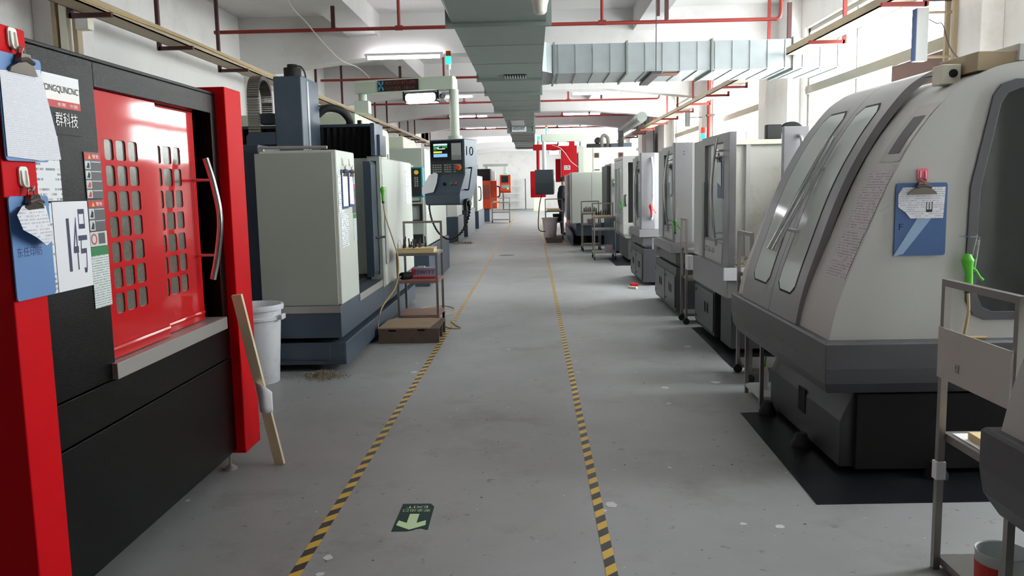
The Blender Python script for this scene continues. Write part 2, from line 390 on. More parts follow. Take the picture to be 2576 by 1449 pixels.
for i, (a, b) in enumerate(wins):
    fx0, fx1 = XR+.06, XR+.13
    ys = [a, a+(b-a)*.33, a+(b-a)*.56, b] if i != 1 else [a, 9.98, 11.08, b]
    f = MB()
    for y in (a+.03, b-.03): f.box(fx0, fx1, y-.03, y+.03, WZ0, WZ1)
    for z in (WZ0+.03, WZ1-.03): f.box(fx0, fx1, a, b, z-.03, z+.03)
    f.box(fx0-.03, fx1, a, b, 2.78, 2.9)
    for y in ys[1:3]: f.box(fx0+.01, fx1-.01, y-.022, y+.022, WZ0, 2.8)
    f.box(fx0+.01, fx1-.01, ys[2]-.02, ys[2]+.02, 2.88, WZ1)
    w = structure(f.build('window_%d' % (i+1), M['frame']), 'steel framed window with a transom, bay %d of the right wall' % (i+1))
    MB().box(fx0+.03, fx0+.036, a+.02, b-.02, WZ0+.02, WZ1-.02).build('pane', 'glass', w)
    MB().box(XR-.04, XR+.2, a-.05, b+.05, WZ0-.06, WZ0-.001).build('sill', 'ivory', w)
    if i == 1:
        MB().box(fx0-.01, fx0+.025, a+.05, 9.94, 2.0, 2.77).build('fan_panel', 'drv', w, label='brown blanking panel beside the lower panes')
n = 0
for y in (-3.9, 1.9, 7.55, 13.1, 18.4, 25.2, 30.2, 36, 41.6, 47.2):
    n += 1; structure(MB().box(3.9, XR+.001, y, y+1.2 if y > 8 else y+.65, 0, ZC).build('trim_%d' % n, 'wall', bevel=.01), 'white wall pillar between two windows')
for y in (2.4, 7.95, 13.76, 19.3, 24.7, 30.1, 35.5, 41, 46.5):
    n += 1; structure(MB().box(XL-.001, -4.35, y, y+.5, 0, ZC).build('trim_%d' % n, 'wall', bevel=.01), 'white pillar on the left wall')
for y in (-2.9, 2.5, 8.0, 13.62, 19.1, 24.5, 29.9, 35.5, 41, 46.5, 52):
    n += 1
    zb = 3.62
    structure(MB().prism([(XL, ZC+.01), (XL, 3.36), (-2.3, zb), (1.7, zb), (XR+.001, 3.36), (XR+.001, ZC+.01)], 'y', y, y+.4).build('trim_%d' % n, 'ceil'), 'haunched concrete cross beam under the ceiling')
for a, b in ((-2.88, -2.4), (1.62, 1.94)):
    n += 1; structure(MB().box(a, b, Y0, Y1, 3.9, ZC+.01).build('trim_%d' % n, 'ceil'), 'lengthwise concrete beam under the ceiling')
n += 1; structure(MB().box(XL, XR, Y1-.14, Y1+.01, 3.86, 4.0).build('trim_%d' % n, 'wall'), 'ledge high on the end wall')
structure(MB().box(XL, XL+.02, Y0, Y1, 0, .12).build('baseboard_left', 'dgrey'), 'grey skirting of the left wall')

# ------------------------------------------------------------------ things on the ceiling
rows = [(13.45, 3.545, 'nearest'), (20.6, 3.67, 'second'), (26.9, 3.71, 'third'), (33.0, 3.75, 'fourth'), (40.0, 3.80, 'fifth')]
for y, z, w in rows:
    for side, x0, x1 in (('left', -2.6, -1.4), ('right', .97, 2.17)):
        if side == 'right' and w == 'nearest': continue
        t = thing('tube_light', ((x0+x1)/2, y, z), 'lit fluorescent tube light %s of the main air duct, %s row along the aisle' % (side, w), 'light', 'fluorescent tubes under the ceiling')
        MB().box(x0-.02, x1+.02, y-.025, y+.025, z+.03, z+.07).build('housing', 'white', t, bevel=.004)
        MB().cyl((x0+.03, y, z), (x1-.03, y, z), .022).build('tube', 'tube', t, smooth=True)
        for e in (x0, x1): MB().box(e-.015+(.015 if e == x0 else -.015), e+.015+(.015 if e == x0 else -.015), y-.022, y+.022, z-.025, z+.035).build('end_cap', 'white', t, bevel=.004)
        h = MB(); top = 3.64 if w == 'nearest' else ZC
        yy = y if w != 'nearest' else y
        for e in (x0+.2, x1-.2): h.cyl((e, yy, z+.06), (e, yy+(.0 if w != 'nearest' else .2), top), .004, n=6)
        h.build('hanger', 'wire', t)
for k, (y, z, w) in enumerate(((11.3, 3.6, 'nearest'), (16.9, 3.66, 'second'), (21.8, 3.65, 'third'), (26.4, 3.63, 'fourth'), (31.5, 3.63, 'fifth'))):
    t = thing('sprinkler_pipe', (0, y, z), 'thin dark red sprinkler pipe crossing the ceiling, %s one from the viewer' % w, 'pipe', 'red sprinkler pipes under the ceiling')
    MB().tube([(-4.19, y, z), (3.2, y, z-.01)], .024).build('run', 'pipe', t, smooth=True)
    MB().tube(spline([(3.2, y, z-.01), (3.25, y, z+.03), (3.26, y, z+.2), (3.26, y, ZC)], 4), .024).build('riser', 'pipe', t, smooth=True)
    for x in (-1.73, .94):
        MB().cyl((x, y, z), (x, y, ZC), .022).cyl((x-.05, y, z), (x+.05, y, z), .034).build('branch', 'pipe', t, smooth=True)
    for x in (-2.6, 1.78):
        MB().box(x-.025, x+.025, y-.02, y+.02, z+.02, 3.91).build('bracket', 'pipeb', t)
t = thing('riser_pipe', (3.8, 18.3, 0), 'thick red vertical riser pipe beside the right window pillar', 'pipe')
MB().cyl((3.8, 18.3, 0), (3.8, 18.3, ZC), .05).build('pipe_body', 'pipe', t, smooth=True)
for z in (1.2, 2.9): MB().box(3.74, 3.9, 18.22, 18.38, z, z+.04).build('clamp', 'pipeb', t)

def tray(name, x0, x1, z, ys, s, lab, y0, y1):
    t = thing(name, ((x0+x1)/2, y0, z), lab, 'cable tray')
    MB().box(x0, x1, y0, y1, z, z+.012).box(x0, x0+.012, y0, y1, z, z+.09).box(x1-.012, x1, y0, y1, z, z+.09).build('channel', 'traym', t)
    c = MB()
    for i in range(5):
        xx = x0+.05+i*.045
        c.tube(spline([(xx+random.uniform(-.02, .02), y0+(y1-y0)*j/16, z+.03+random.uniform(0, .03)) for j in range(17)], 3), .013, 6)
    c.build('cable_bundle', 'hose', t, smooth=True)
    e = x0-.06 if s < 0 else x1+.06
    for y in ys:
        MB().box(e-.02, e+.02, y-.02, y+.02, z-.06, ZC if z > 3 else ZC).box(min(e, x1+.1 if s < 0 else x0-.1), max(e, x1+.1 if s < 0 else x0-.1), y-.02, y+.02, z-.06, z-.02).build('hanger', 'pipeb' if s < 0 else 'pipe', t)
    return t
tray('cable_tray', -4.05, -3.83, 3.13, [5.9, 7.6, 9.4, 11.2, 16.2, 18.4, 20.6, 22.2, 24, 26.2, 28, 29.6, 32.3, 34], -1, 'long tan cable tray on brown hangers along the left wall', 3, 38)
tray('cable_tray', 3.28, 3.52, 3.1, [5.2, 7.9, 9.9], 1, 'tan cable tray by the right windows, the near length before the branch duct', 4, 11.1)
tray('cable_tray', 3.28, 3.52, 3.1, [13.0, 14.3, 15.6, 17.2, 19, 21, 22.6, 25, 27, 29], 1, 'tan cable tray by the right windows, the far length beyond the branch duct', 12.6, 33)

# main air duct
DZ = 2.95
t = thing('air_duct', (-.28, 20, DZ), 'long galvanised main air duct running above the aisle', 'duct')
d = MB()
d.box(-.70, .14, 7.7, 16.6, DZ, DZ+.37)
d.box(-.60, .045, 16.6, 21.0, DZ, DZ+.36)
d.box(-.57, .05, 21.0, 31.0, 2.83, DZ+.3)
d.add([(-.62, 4.5, DZ), (.13, 4.5, DZ), (.14, 7.7, DZ), (-.7, 7.7, DZ), (-.86, 4.5, DZ+.4), (.13, 4.5, DZ+.4), (.14, 7.7, DZ+.37), (-.74, 7.7, DZ+.37)],
      [(0,3,2,1),(4,5,6,7),(0,1,5,4),(1,2,6,5),(2,3,7,6),(3,0,4,7)])
for y in (8.9, 10.2, 14.6, 15.6): d.box(-.70, .14, y-.012, y+.012, DZ-.006, DZ)
for y in (17.8, 18.9, 20.0): d.box(-.60, .045, y-.012, y+.012, DZ-.006, DZ)
for y in (22.5, 24, 26.5, 28.2): d.box(-.57, .05, y-.012, y+.012, 2.824, 2.83)
d.build('duct_body', 'galvb', t)
for y, a, b, z in ((7.7, -.76, .19, DZ), (11.6, -.74, .139, DZ), (13.4, -.74, .17, DZ), (16.6, -.74, .17, DZ), (21.0, -.62, .08, 2.83), (25.2, -.6, .08, 2.83), (29.6, -.6, .08, 2.83)):
    MB().sheet([(a, z-.035), (b, z-.035), (b, z+.42), (a, z+.42)], [[(a+.06, z+.01), (b-.06, z+.01), (b-.06, z+.38), (a+.06, z+.38)]], 'y', y-.03, y+.03).build('flange', 'galvb', t)
g = MB().box(-.36, -.06, 11.18, 11.42, DZ-.014, DZ-.004)
gr = g.build('vent_grille', 'dark', t)
s = MB()
for i in range(9): s.box(-.35+i*.034, -.338+i*.034, 11.18, 11.42, DZ-.024, DZ-.012)
s.build('slat', 'brushl', gr)
p = MB().box(-.5, -.14, 20.96, 20.968, 2.83, 3.0).build('paper_notice', 'paperb', t)
MB().box(-.48, -.18, 18.8, 20.4, DZ-.009, DZ-.007).build('patch', 'brushl', t)
q = MB()
random.seed(3)
for i in range(9):
    x = -.47+i*.034
    q.box(x, x+.007, 20.952, 20.96, 2.87, 2.96)
    for j in range(2):
        z = random.uniform(2.87, 2.95); q.box(x-.008, x+.016, 20.952, 20.96, z, z+.008)
q.build('lettering', 'ink', p)
# branch duct
t = thing('branch_duct', (2.1, 11.75, DZ), 'ribbed shiny duct branching right towards the windows', 'duct')
d = MB().box(.271, 4.1, 11.2, 12.32, DZ, DZ+.37)
x = .36
while x < 4.0:
    d.box(x-.006, x+.006, 11.185, 11.2, DZ+.01, DZ+.36); d.box(x-.006, x+.006, 11.2, 12.32, DZ-.012, DZ); x += .226
d.build('duct_body', 'galv', t)
for x in (.30, 1.25, 2.35, 3.4):
    MB().box(x-.012, x+.012, 11.165, 12.355, DZ-.03, DZ+.395).build('flange', 'galvb', t)
MB().box(1.68, 1.95, 11.3, 11.6, DZ-.016, DZ-.001).build('vent_grille', 'rust', t)
MB().prism([(.145, 10.95), (.2, 11.02), (.27, 11.16), (.27, 12.36), (.145, 12.45)], 'z', DZ, DZ+.37).build('elbow', 'galv', t)
MB().cyl((1.62, 11.14, DZ-.02), (1.62, 11.1, ZC), .006, n=6).box(1.56, 1.68, 11.1, 12.4, DZ-.045, DZ-.012).build('hanger', 'wire', t)
MB().box(3.3, 3.35, 11.12, 11.16, DZ+.37, 3.76).build('hanger', 'pipeb', t)
MB().box(1.63, 1.67, 11.14, 11.18, 3.64, ZC).build('hanger', 'pipeb', t)
# white bell lamp under the duct
t = thing('ceiling_bell_lamp', (.068, 6.0, 2.68), 'unlit white bell shaped lamp hanging at the top edge', 'lamp')
MB().lathe([(.012, 0), (.032, .004), (.045, .02), (.05, .06), (.062, .1), (.086, .13), (.09, .15), (.08, .16), (.02, .165)], (.07, 6.0, 2.68)).build('shade', 'hook', t, smooth=True)
MB().cyl((.07, 6.0, 2.84), (.07, 6.0, 2.945), .02).build('stem', 'white', t, smooth=True)
# small floodlight box on the right pillar
t = thing('pillar_box', (3.62, 8.03, 2.57), 'narrow upright box with a blue edge bracketed to the right pillar', 'box')
MB().box(3.55, 3.66, 8.0, 8.09, 2.57, 3.05).build('case', 'lgrey', t, bevel=.006)
MB().box(3.544, 3.55, 8.002, 8.088, 2.575, 3.045).build('front_face', 'clipd', t)
for z in (2.6, 3.0): MB().box(3.66, 3.9, 8.03, 8.06, z, z+.02).build('bracket', 'traym', t)
t = thing('flood_lamp', (3.62, 8.1, 3.09), 'small lit flood lamp above the pillar box, top right', 'lamp')
MB().prism(rrect(3.54, 3.68, 3.09, 3.17, .02), 'y', 8.06, 8.12).build('housing', 'white', t)
MB().prism(rrect(3.55, 3.67, 3.10, 3.16, .02), 'y', 8.053, 8.0599).build('lens', 'lampw', t)
MB().box(3.68, 3.9, 8.08, 8.11, 3.12, 3.14).build('arm', 'wire', t)
tag(MB().tube(spline([(3.66, 8.02, 2.95), (3.72, 7.98, 2.9), (3.74, 7.9, 2.87), (3.6, 7.4, 2.55), (3.2, 6.0, 2.14), (2.95, 5.4, 2.05)], 5), .005, 6).build('power_cable', 'wire', smooth=True), 'thin dark cable sagging from the pillar box to the lathe top', 'cable')
for i, (yv, w) in enumerate(((7.95, 'nearer'), (8.1, 'farther'))):
    tag(MB().box(3.862, 3.899, yv, yv+.04, .001, ZC-.001).build('conduit', 'traym'), 'tan upright conduit on the right pillar face, the %s of two' % w, 'conduit', 'conduits on the right pillar')
t = thing('pillar_box', (3.65, 20.0, 2.8), 'narrow upright box bracketed beside the farther right window', 'box')
MB().box(3.6, 3.7, 19.95, 20.05, 2.8, 3.26).build('case', 'lgrey', t, bevel=.006)
MB().box(3.594, 3.6, 19.952, 20.048, 2.805, 3.255).build('front_face', 'clipd', t)
MB().box(3.7, 4.1, 19.98, 20.01, 3.0, 3.02).build('bracket', 'traym', t)
# left wall fittings
for i, (x, w, lab) in enumerate(((-4.43, .04, 'left'), (-4.36, .07, 'middle'), (-4.24, .045, 'right'))):
    tag(MB().box(x, x+w, 7.86, 7.9+(.05 if i else .04), .001, ZC-.001).build('conduit', 'traym' if i != 1 else 'ivory', bevel=.004), 'upright wiring conduit on the left pillar above the red machine, the %s of three' % lab, 'conduit', 'conduits on the left pillar')
t = thing('switch_box', (-4.15, 7.88, 3.05), 'small white junction box beside the left pillar conduits', 'switch')
MB().box(-4.2, -4.08, 7.84, 7.95, 3.02, 3.18).build('case', 'ivory', t, bevel=.006)
MB().box(-4.18, -4.1, 7.832, 7.84, 3.05, 3.15).build('cover', 'white', t, bevel=.003)
# swinging cable from ceiling to the LED arm
tag(MB().tube(spline([(-2.55, 8.9, 4.25), (-2.56, 9.0, 3.55), (-2.4, 9.2, 3.28), (-2.24, 9.5, 3.05), (-2.14, 9.7, 2.95), (-2.02, 9.9, 2.91), (-1.93, 9.98, 2.83), (-1.9, 10.0, 2.79)], 5), .006, 6).build('hanging_cable', 'wirew', smooth=True), 'thin pale cable swagging from ceiling to the sign arm', 'cable')
# end wall fittings
tag(MB().box(-.75, .05, Y1-.02, Y1-.001, 3.55, 3.95).build('wall_notice', 'form'), 'white printed notice high on the end wall', 'notice')
tag(MB().box(-1.65, -1.0, Y1-.012, Y1-.001, 2.15, 2.4).build('wall_lettering', 'form'), 'small grey lettering strip on the end wall', 'notice')
tag(MB().tube(spline([(-4.0, 50, 4.2), (-3.9, 50, 3.6), (-3.4, 50, 3.2), (-3.1, 50, 1.5), (-3.1, 50, .02)], 5), .012, 6).build('power_cable', 'wire', smooth=True), 'dark cable dropping in front of the end wall', 'cable')

# ------------------------------------------------------------------ floor marks
for pts, lab in (([(-.968, 2.2), (-.963, 3.09), (-.925, 8), (-.903, 13.7), (-.91, 23), (-.93, 45)], 'left'), ([(.283, 2.2), (.28, 3.07), (.277, 13.5), (.268, 23), (.265, 45)], 'right')):
    m = MB(); vs = []; w = .0225
    for x, y in pts: vs += [(x-w, y, 0), (x+w, y, 0), (x+w, y, .0016), (x-w, y, .0016)]
    fs = [(0, 1, 2, 3)]
    for i in range(len(pts)-1):
        a = 4*i
        fs += [(a, a+1, a+5, a+4), (a+1, a+2, a+6, a+5), (a+2, a+3, a+7, a+6), (a+3, a, a+4, a+7)]
    fs.append(tuple(4*len(pts)-4+j for j in (3, 2, 1, 0)))
    tag(m.add(vs, fs).build('floor_tape', 'tape'), 'yellow and black striped tape line along the %s side of the aisle' % lab, 'tape')
# exit sticker, turned to be read from the far side
sg = MB().prism([(-.651, 3.503), (-.58, 3.506), (-.56, 3.515), (-.545, 3.53), (-.52, 3.535), (-.503, 3.522), (-.491, 3.521), (-.494, 3.79), (-.515, 3.826), (-.648, 3.826)], 'z', 0, .0012).build('floor_sign', 'signg')
tag(sg, 'dark green exit arrow sticker on the floor between the tapes', 'sign')
cx = -.574
MB().prism([(cx, 3.522), (cx+.066, 3.572), (cx+.062, 3.625), (cx+.022, 3.595), (cx+.022, 3.70), (cx-.022, 3.70), (cx-.022, 3.595), (cx-.062, 3.625), (cx-.066, 3.572)], 'z', .0012, .0018).build('arrow', 'signl', sg)
MB().text('安全出口', (-.507, 3.757, .0017), (-1, 0, 0), (0, -1, 0), .034, .128).build('lettering', 'signl', sg)
MB().text('EXIT', (-.523, 3.797, .0017), (-1, 0, 0), (0, -1, 0), .027, .1).build('lettering', 'signl', sg)
# flakes of paint and litter
random.seed(11)
fl = MB()
def flake(x, y, s, m=None):
    k = random.randint(5, 7); a0 = random.random()*6
    p = [(x+s*random.uniform(.45, 1)*math.cos(a0+2*PI*i/k), y+s*random.uniform(.5, 1)*math.sin(a0+2*PI*i/k)) for i in range(k)]
    (m or fl).prism(p, 'z', .0002, .0014)
for x, y, s in ((.34, 3.79, .045), (.30, 3.72, .02), (.335, 6.6, .02), (.34, 7.0, .025), (.29, 5.2, .02), (1.35, 6.2, .05), (.95, 6.05, .04), (.9, 5.6, .03), (1.4, 7.6, .05), (-.87, 3.25, .03), (-.865, 3.1, .03), (-1.0, 6.7, .04), (-1.03, 7.05, .03), (-1.9, 4.0, .02), (-.25, 7.6, .025), (.9, 3.55, .02), (1.05, 3.52, .03), (.7, 4.3, .015), (-1.72, 3.9, .015)): flake(x, y, s)
for i in range(70):
    x = random.uniform(-1.4, 1.5); y = random.uniform(3.1, 12); flake(x, y, random.uniform(.003, .012))
tag(fl.build('paint_flakes', 'flake'), 'scattered white paint flakes on the aisle floor', 'debris', kind='stuff')
dk = MB()
for i in range(60):
    x = random.uniform(-1.4, 1.5); y = random.uniform(3.1, 9); flake(x, y, random.uniform(.003, .01), dk)
tag(dk.build('metal_specks', 'tool'), 'scattered dark metal specks on the aisle floor', 'debris', kind='stuff')
ch = MB()
for i in range(260):
    x = random.gauss(-1.72, .09); y = random.gauss(6.58, .08); h = random.uniform(.004, .05)*math.exp(-((x+1.72)**2+(y-6.58)**2)/.02)+.004
    a = random.random()*6; l = random.uniform(.01, .03)
    ch.bar((x, y, .003), (x+l*math.cos(a), y+l*math.sin(a), h+.003), .004)
tag(ch.build('metal_chips', 'chips'), 'small heap of metal chips by the slate machine base corner', 'debris', kind='stuff')
ch = MB()
for i in range(120):
    x = random.uniform(-2.15, -1.65); y = random.gauss(22.3, .12); a = random.random()*6
    ch.bar((x, y, .003), (x+.04*math.cos(a), y+.04*math.sin(a), random.uniform(.01, .04)), .012)
tag(ch.build('metal_chips', 'chips'), 'yellowish chips at the foot of the distant left machine', 'debris', kind='stuff')
tag(MB().lathe([(.17, 0), (.17, .004), (.12, .008), (.02, .01)], (-.6, 18.2, 0)).build('drain_cover', 'dgrey'), 'round grey drain cover beside the left tape', 'cover')
# ------------------------------------------------------------------ small shared builders
UX, UY, UZ = Vector((1, 0, 0)), Vector((0, 1, 0)), Vector((0, 0, 1))
def xbox(name, m, par, x, y0, y1, z0, z1, t=.004, **k):      # thin plate on a face that looks along X
    return MB().box(min(x, x+t), max(x, x+t), y0, y1, z0, z1).build(name, m, par, **k)
def ybox(name, m, par, x0, x1, y, z0, z1, t=.004, **k):      # thin plate on a face that looks towards -Y
    return MB().box(x0, x1, y-t, y, z0, z1).build(name, m, par, **k)
def hook(par, x, y, z, s, m='hook', face='x', w=.045):
    # stick-on U hook; s = +1 / -1 outward direction
    def P(a, b, c): return (x+s*a, y+b, z+c) if face == 'x' else (x+b, y-a, z+c)
    b = MB(); q = rrect(-w/2, w/2, -.03, .03, .012)
    n = len(q)
    b.add([P(0, p, r) for p, r in q]+[P(.006, p, r) for p, r in q], [tuple(range(n)), tuple(range(2*n-1, n-1, -1))]+[(i, (i+1) % n, (i+1) % n+n, i+n) for i in range(n)])
    b.tube(spline([P(.006, -.012, .018), P(.009, -.012, -.02), P(.012, 0, -.034), P(.009, .012, -.02), P(.006, .012, .018)], 4), .005, 8)
    b.tube(spline([P(.01, 0, -.03), P(.02, 0, -.045), P(.03, 0, -.04), P(.034, 0, -.03)], 4), .0035, 8)
    return b.build('hook', m, par, smooth=True)
def clipboard(face, x, y, z0, z1, w, label, board='clipb', paper='paperg', pw=None, pz=None, off=0.0, s=1, group=None, curl=None, clip=True):
    # board hanging flat on a face: centre (x, y), z0..z1, width w
    t = thing('clipboard', (x, y, z0), label, 'clipboard', group)
    def P(a, b, c): return (x+s*a, y+b, c) if face == 'x' else (x+b, y-a, c)
    def plate(q, a0, a1, name, m, par):
        n = len(q); b = MB()
        b.add([P(a0, p, r) for p, r in q]+[P(a1, p, r) for p, r in q], [tuple(range(n)), tuple(range(2*n-1, n-1, -1))]+[(i, (i+1) % n, (i+1) % n+n, i+n) for i in range(n)])
        return b.build(name, m, par)
    plate(rrect(-w/2, w/2, z0, z1, .012), .004, .008, 'board', board, t)
    if paper:
        q = curl or [(-w*.45+off, z0+.02), (w*.45+off, z0+.02), (w*.45+off, z1-.03), (-w*.45+off, z1-.03)]
        plate(q, .010, .0116, 'paper', paper, t)
    if clip:
        b = MB(); k = min(1, w/.2)
        q = [(-.07*k, z1-.055), (.07*k, z1-.055), (.062*k, z1-.042), (.03*k, z1-.022), (.022*k, z1+.004), (-.022*k, z1+.004), (-.03*k, z1-.022), (-.062*k, z1-.042)]
        n = len(q)
        b.add([P(.012, p, r) for p, r in q]+[P(.02 if r < z1-.03 else .03, p, r) for p, r in q], [tuple(range(n)), tuple(range(2*n-1, n-1, -1))]+[(i, (i+1) % n, (i+1) % n+n, i+n) for i in range(n)])
        b.tube([P(.03, -.035*k, z1-.02), P(.034, 0, z1-.012), P(.03, .035*k, z1-.02)], .007, 8)
        b.tube(spline([P(.016, -.016, z1), P(.016, -.014, z1+.018), P(.016, 0, z1+.026), P(.016, .014, z1+.018), P(.016, .016, z1)], 3), .003, 6)
        b.build('clip', 'gun', t, smooth=True)
    return t
def cart(loc, rz, label, w=.44, d=.55, zs=(.12, .5, .8), tall=1.1, skin='cartsteel', shelf='cartsteel', casters=True):
    # shop trolley, the tall handle frame at local +y
    F = frame_at(loc, rz); t = thing('tool_cart', loc, label, 'cart', 'steel tool carts')
    a, b = w/2-.0125, d/2-.0125; z0 = .07 if casters else 0
    for sx in (-1, 1):
        for sy in (-1, 1):
            MB(F).box(sx*a-.0125, sx*a+.0125, sy*b-.0125, sy*b+.0125, z0, tall if sy > 0 else zs[-1]).build('leg', skin, t)
            if casters:
                c = MB(F).cyl((sx*a-.012, sy*b, .034), (sx*a+.012, sy*b, .034), .034, n=14).box(sx*a-.016, sx*a+.016, sy*b-.014, sy*b+.014, .04, .07).build('caster', 'rub', t, smooth=True)
    MB(F).box(-a-.0125, a+.0125, b-.0125, b+.0125, tall, tall+.025).build('handle_rail', skin, t)
    for i, z in enumerate(zs):
        m = MB(F).box(-a+.0126, a-.0126, -b-.0124, b-.0126, z-.03, z).box(-a-.014, -a+.0125, -b+.0126, b-.0126, z-.03, z).box(a-.0125, a+.014, -b+.0126, b-.0126, z-.03, z)
        m.build('shelf', shelf if i < len(zs)-1 else skin, t)
    return t
def air_gun(p, m, label, face='x', rod=None, k=1.0, hang='air gun'):
    # hand blow gun hanging nose down from a rod: p = body top, built in the plane normal to `face`
    x, y, z = p; t = thing('air_gun', (x, y, z-.15*k), label, 'air gun')
    def P(a, c): return (x, y+a*k, z+c*k) if face == 'x' else (x+a*k, y, z+c*k)
    b = MB().tube(spline([P(0, 0), P(-.004, -.02), P(-.002, -.05), P(.004, -.09), P(.006, -.15)], 5), [(.010+.016*min(1, i/6) if i < 8 else .024-.008*min(1, (i-8)/6))*k for i in range(21)], 12)
    b.build('body', m, t, smooth=True)
    MB().tube(spline([P(.018, -.06), P(.034, -.075), P(.05, -.10), P(.066, -.115)], 4), .006*k, 8).build('trigger', m, t, smooth=True)
    MB().tube([P(.002, -.148), P(.003, -.17)], .013*k, 10).build('hose_fitting', 'tool', t, smooth=True)
    MB().tube([P(.01, -.01), P(.02, .06), P(.022, .13)] if rod is None else rod, .003*k, 6).build('nozzle', 'steel', t, smooth=True)
    return t

# ------------------------------------------------------------------ red and black machine on the left (number 14)
t = thing('milling_machine', (-2.7, 3.5, 0), 'large black machine with red sliding doors and red posts, front left', 'machine')
FX = -1.62
MB().box(-3.9, -1.725, 2.5, 4.5, .14, 1.96).build('body', 'black', t, bevel=.01)
m = MB().box(-1.724, FX, 2.6, 3.12, .797, 1.99).box(-1.724, FX, 3.12, 4.25, 1.895, 1.99).box(-1.724, FX, 4.245, 4.32, .797, 1.99).box(-3.9, FX, 2.5, 4.34, 1.99, 2.005)
m.build('front_frame', 'black', t, bevel=.004)
MB().box(-1.724, FX, 2.6, 4.32, .632, .792).build('front_panel', 'black', t, bevel=.004)
MB().box(-1.724, FX, 2.6, 4.4, .12, .626).build('front_panel', 'black', t, bevel=.004)
MB().box(-1.95, -1.57, 2.455, 2.632, .02, 2.01).build('post', 'redp', t, bevel=.006)
MB().box(-1.95, -1.57, 4.322, 4.56, .1, 2.035).build('post', 'redp', t, bevel=.006)
def door(name, x0, x1, ya, yb, cols, lab):
    holes = [[(p, q) for p, q in rrect(c0, c1, 1.632-.1*r, 1.712-.1*r, .014)] for r in range(7) for c0, c1 in cols]
    o = [(ya, .862), (yb, .862), (yb, 1.893), (ya, 1.893)]
    m = MB().sheet(o, holes, 'x', x0, x1)
    m.tube([(x1-.002, ya+.01, .90), (x1-.002, yb-.01, .90)], .012, 8)
    d = m.build('sliding_door', 'red', t, label=lab)
    MB().box(x1-.010, x1-.006, cols[0][0]-.02, cols[-1][1]+.02, .99, 1.74).build('window_pane', 'dpane', d)
    return d
door('l', -1.666, -1.642, 3.122, 3.665, [(3.204, 3.274), (3.294, 3.374), (3.395, 3.474)], 'nearer red door with a grid of small panes')
dr = door('r', -1.70, -1.676, 3.60, 4.15, [(3.683, 3.768), (3.787, 3.878), (3.899, 3.977)], 'farther red door with the long chrome handle')
hp = spline([(-1.603, 4.1, 1.665), (-1.572, 4.1, 1.54), (-1.55, 4.1, 1.37), (-1.572, 4.1, 1.2), (-1.603, 4.1, 1.07)], 8)
MB().tube(hp, .0155, 14).build('handle', 'chrome', dr, smooth=True)
for z in (1.56, 1.19): MB().cyl((-1.676, 4.1, z), (-1.585 if z > 1.5 else -1.588, 4.1, z), .008).build('handle_mount', 'chrome', dr, smooth=True)
MB().box(-1.724, -1.598, 3.09, 4.243, .796, .858).build('sill', 'steel', t, bevel=.002)
MB().cyl((-1.675, 4.36, .02), (-1.675, 4.36, .14), .007).lathe([(.035, 0), (.034, .01), (.016, .022), (.008, .03)], (-1.675, 4.36, 0)).build('levelling_foot', 'steel', t, smooth=True)
MB().cyl((-1.675, 2.75, .02), (-1.675, 2.75, .14), .007).lathe([(.035, 0), (.034, .01), (.016, .022), (.008, .03)], (-1.675, 2.75, 0)).build('levelling_foot', 'steel', t, smooth=True)
# plates and notices stuck on the front
px = FX+.001
p1 = xbox('name_plate', 'steel', t, px, 2.735, 3.005, 1.815, 1.908, .003)
MB().box(px+.003, px+.004, 2.735, 3.005, 1.872, 1.908).build('plate_band', 'white', p1)
MB().text('IONGQUNCNC', (px+.0045, 2.785, 1.846), UY, UZ, .026, .213).build('lettering', 'ink', p1)
p2 = xbox('name_plate', 'black', t, px, 2.735, 3.008, 1.708, 1.812, .003)
MB().box(px+.003, px+.004, 2.735, 3.006, 1.797, 1.822).build('plate_band', 'inkr', p2)
MB().text('东莞 · 中国', (px+.0045, 2.86, 1.803), UY, UZ, .012, .125).build('lettering', 'inkw', p2)
MB().text('群科技', (px+.0045, 2.84, 1.735), UY, UZ, .048, .14).build('lettering', 'inkw', p2)
xbox('document_sleeve', 'form', t, px+.0005, 2.62, 2.842, 1.482, 1.70, .004, label='white form in a clear sleeve')
s2 = xbox('notice', 'paperb', t, px, 2.775, 2.998, 1.172, 1.478, .004, label='white sheet with the hand lettered number')
MB().text('1', (px+.0045, 2.85, 1.235), UY, UZ, .185, .018).build('lettering', 'marker', s2)
MB().text('4', (px+.0045, 2.884, 1.237), UY, UZ, .185, .034).build('lettering', 'marker', s2)
MB().text('号', (px+.0045, 2.920, 1.222), UY, UZ, .228, .058).build('lettering', 'marker', s2)
xbox('notice', 'form', t, px, 2.60, 2.77, 1.172, 1.475, .004)
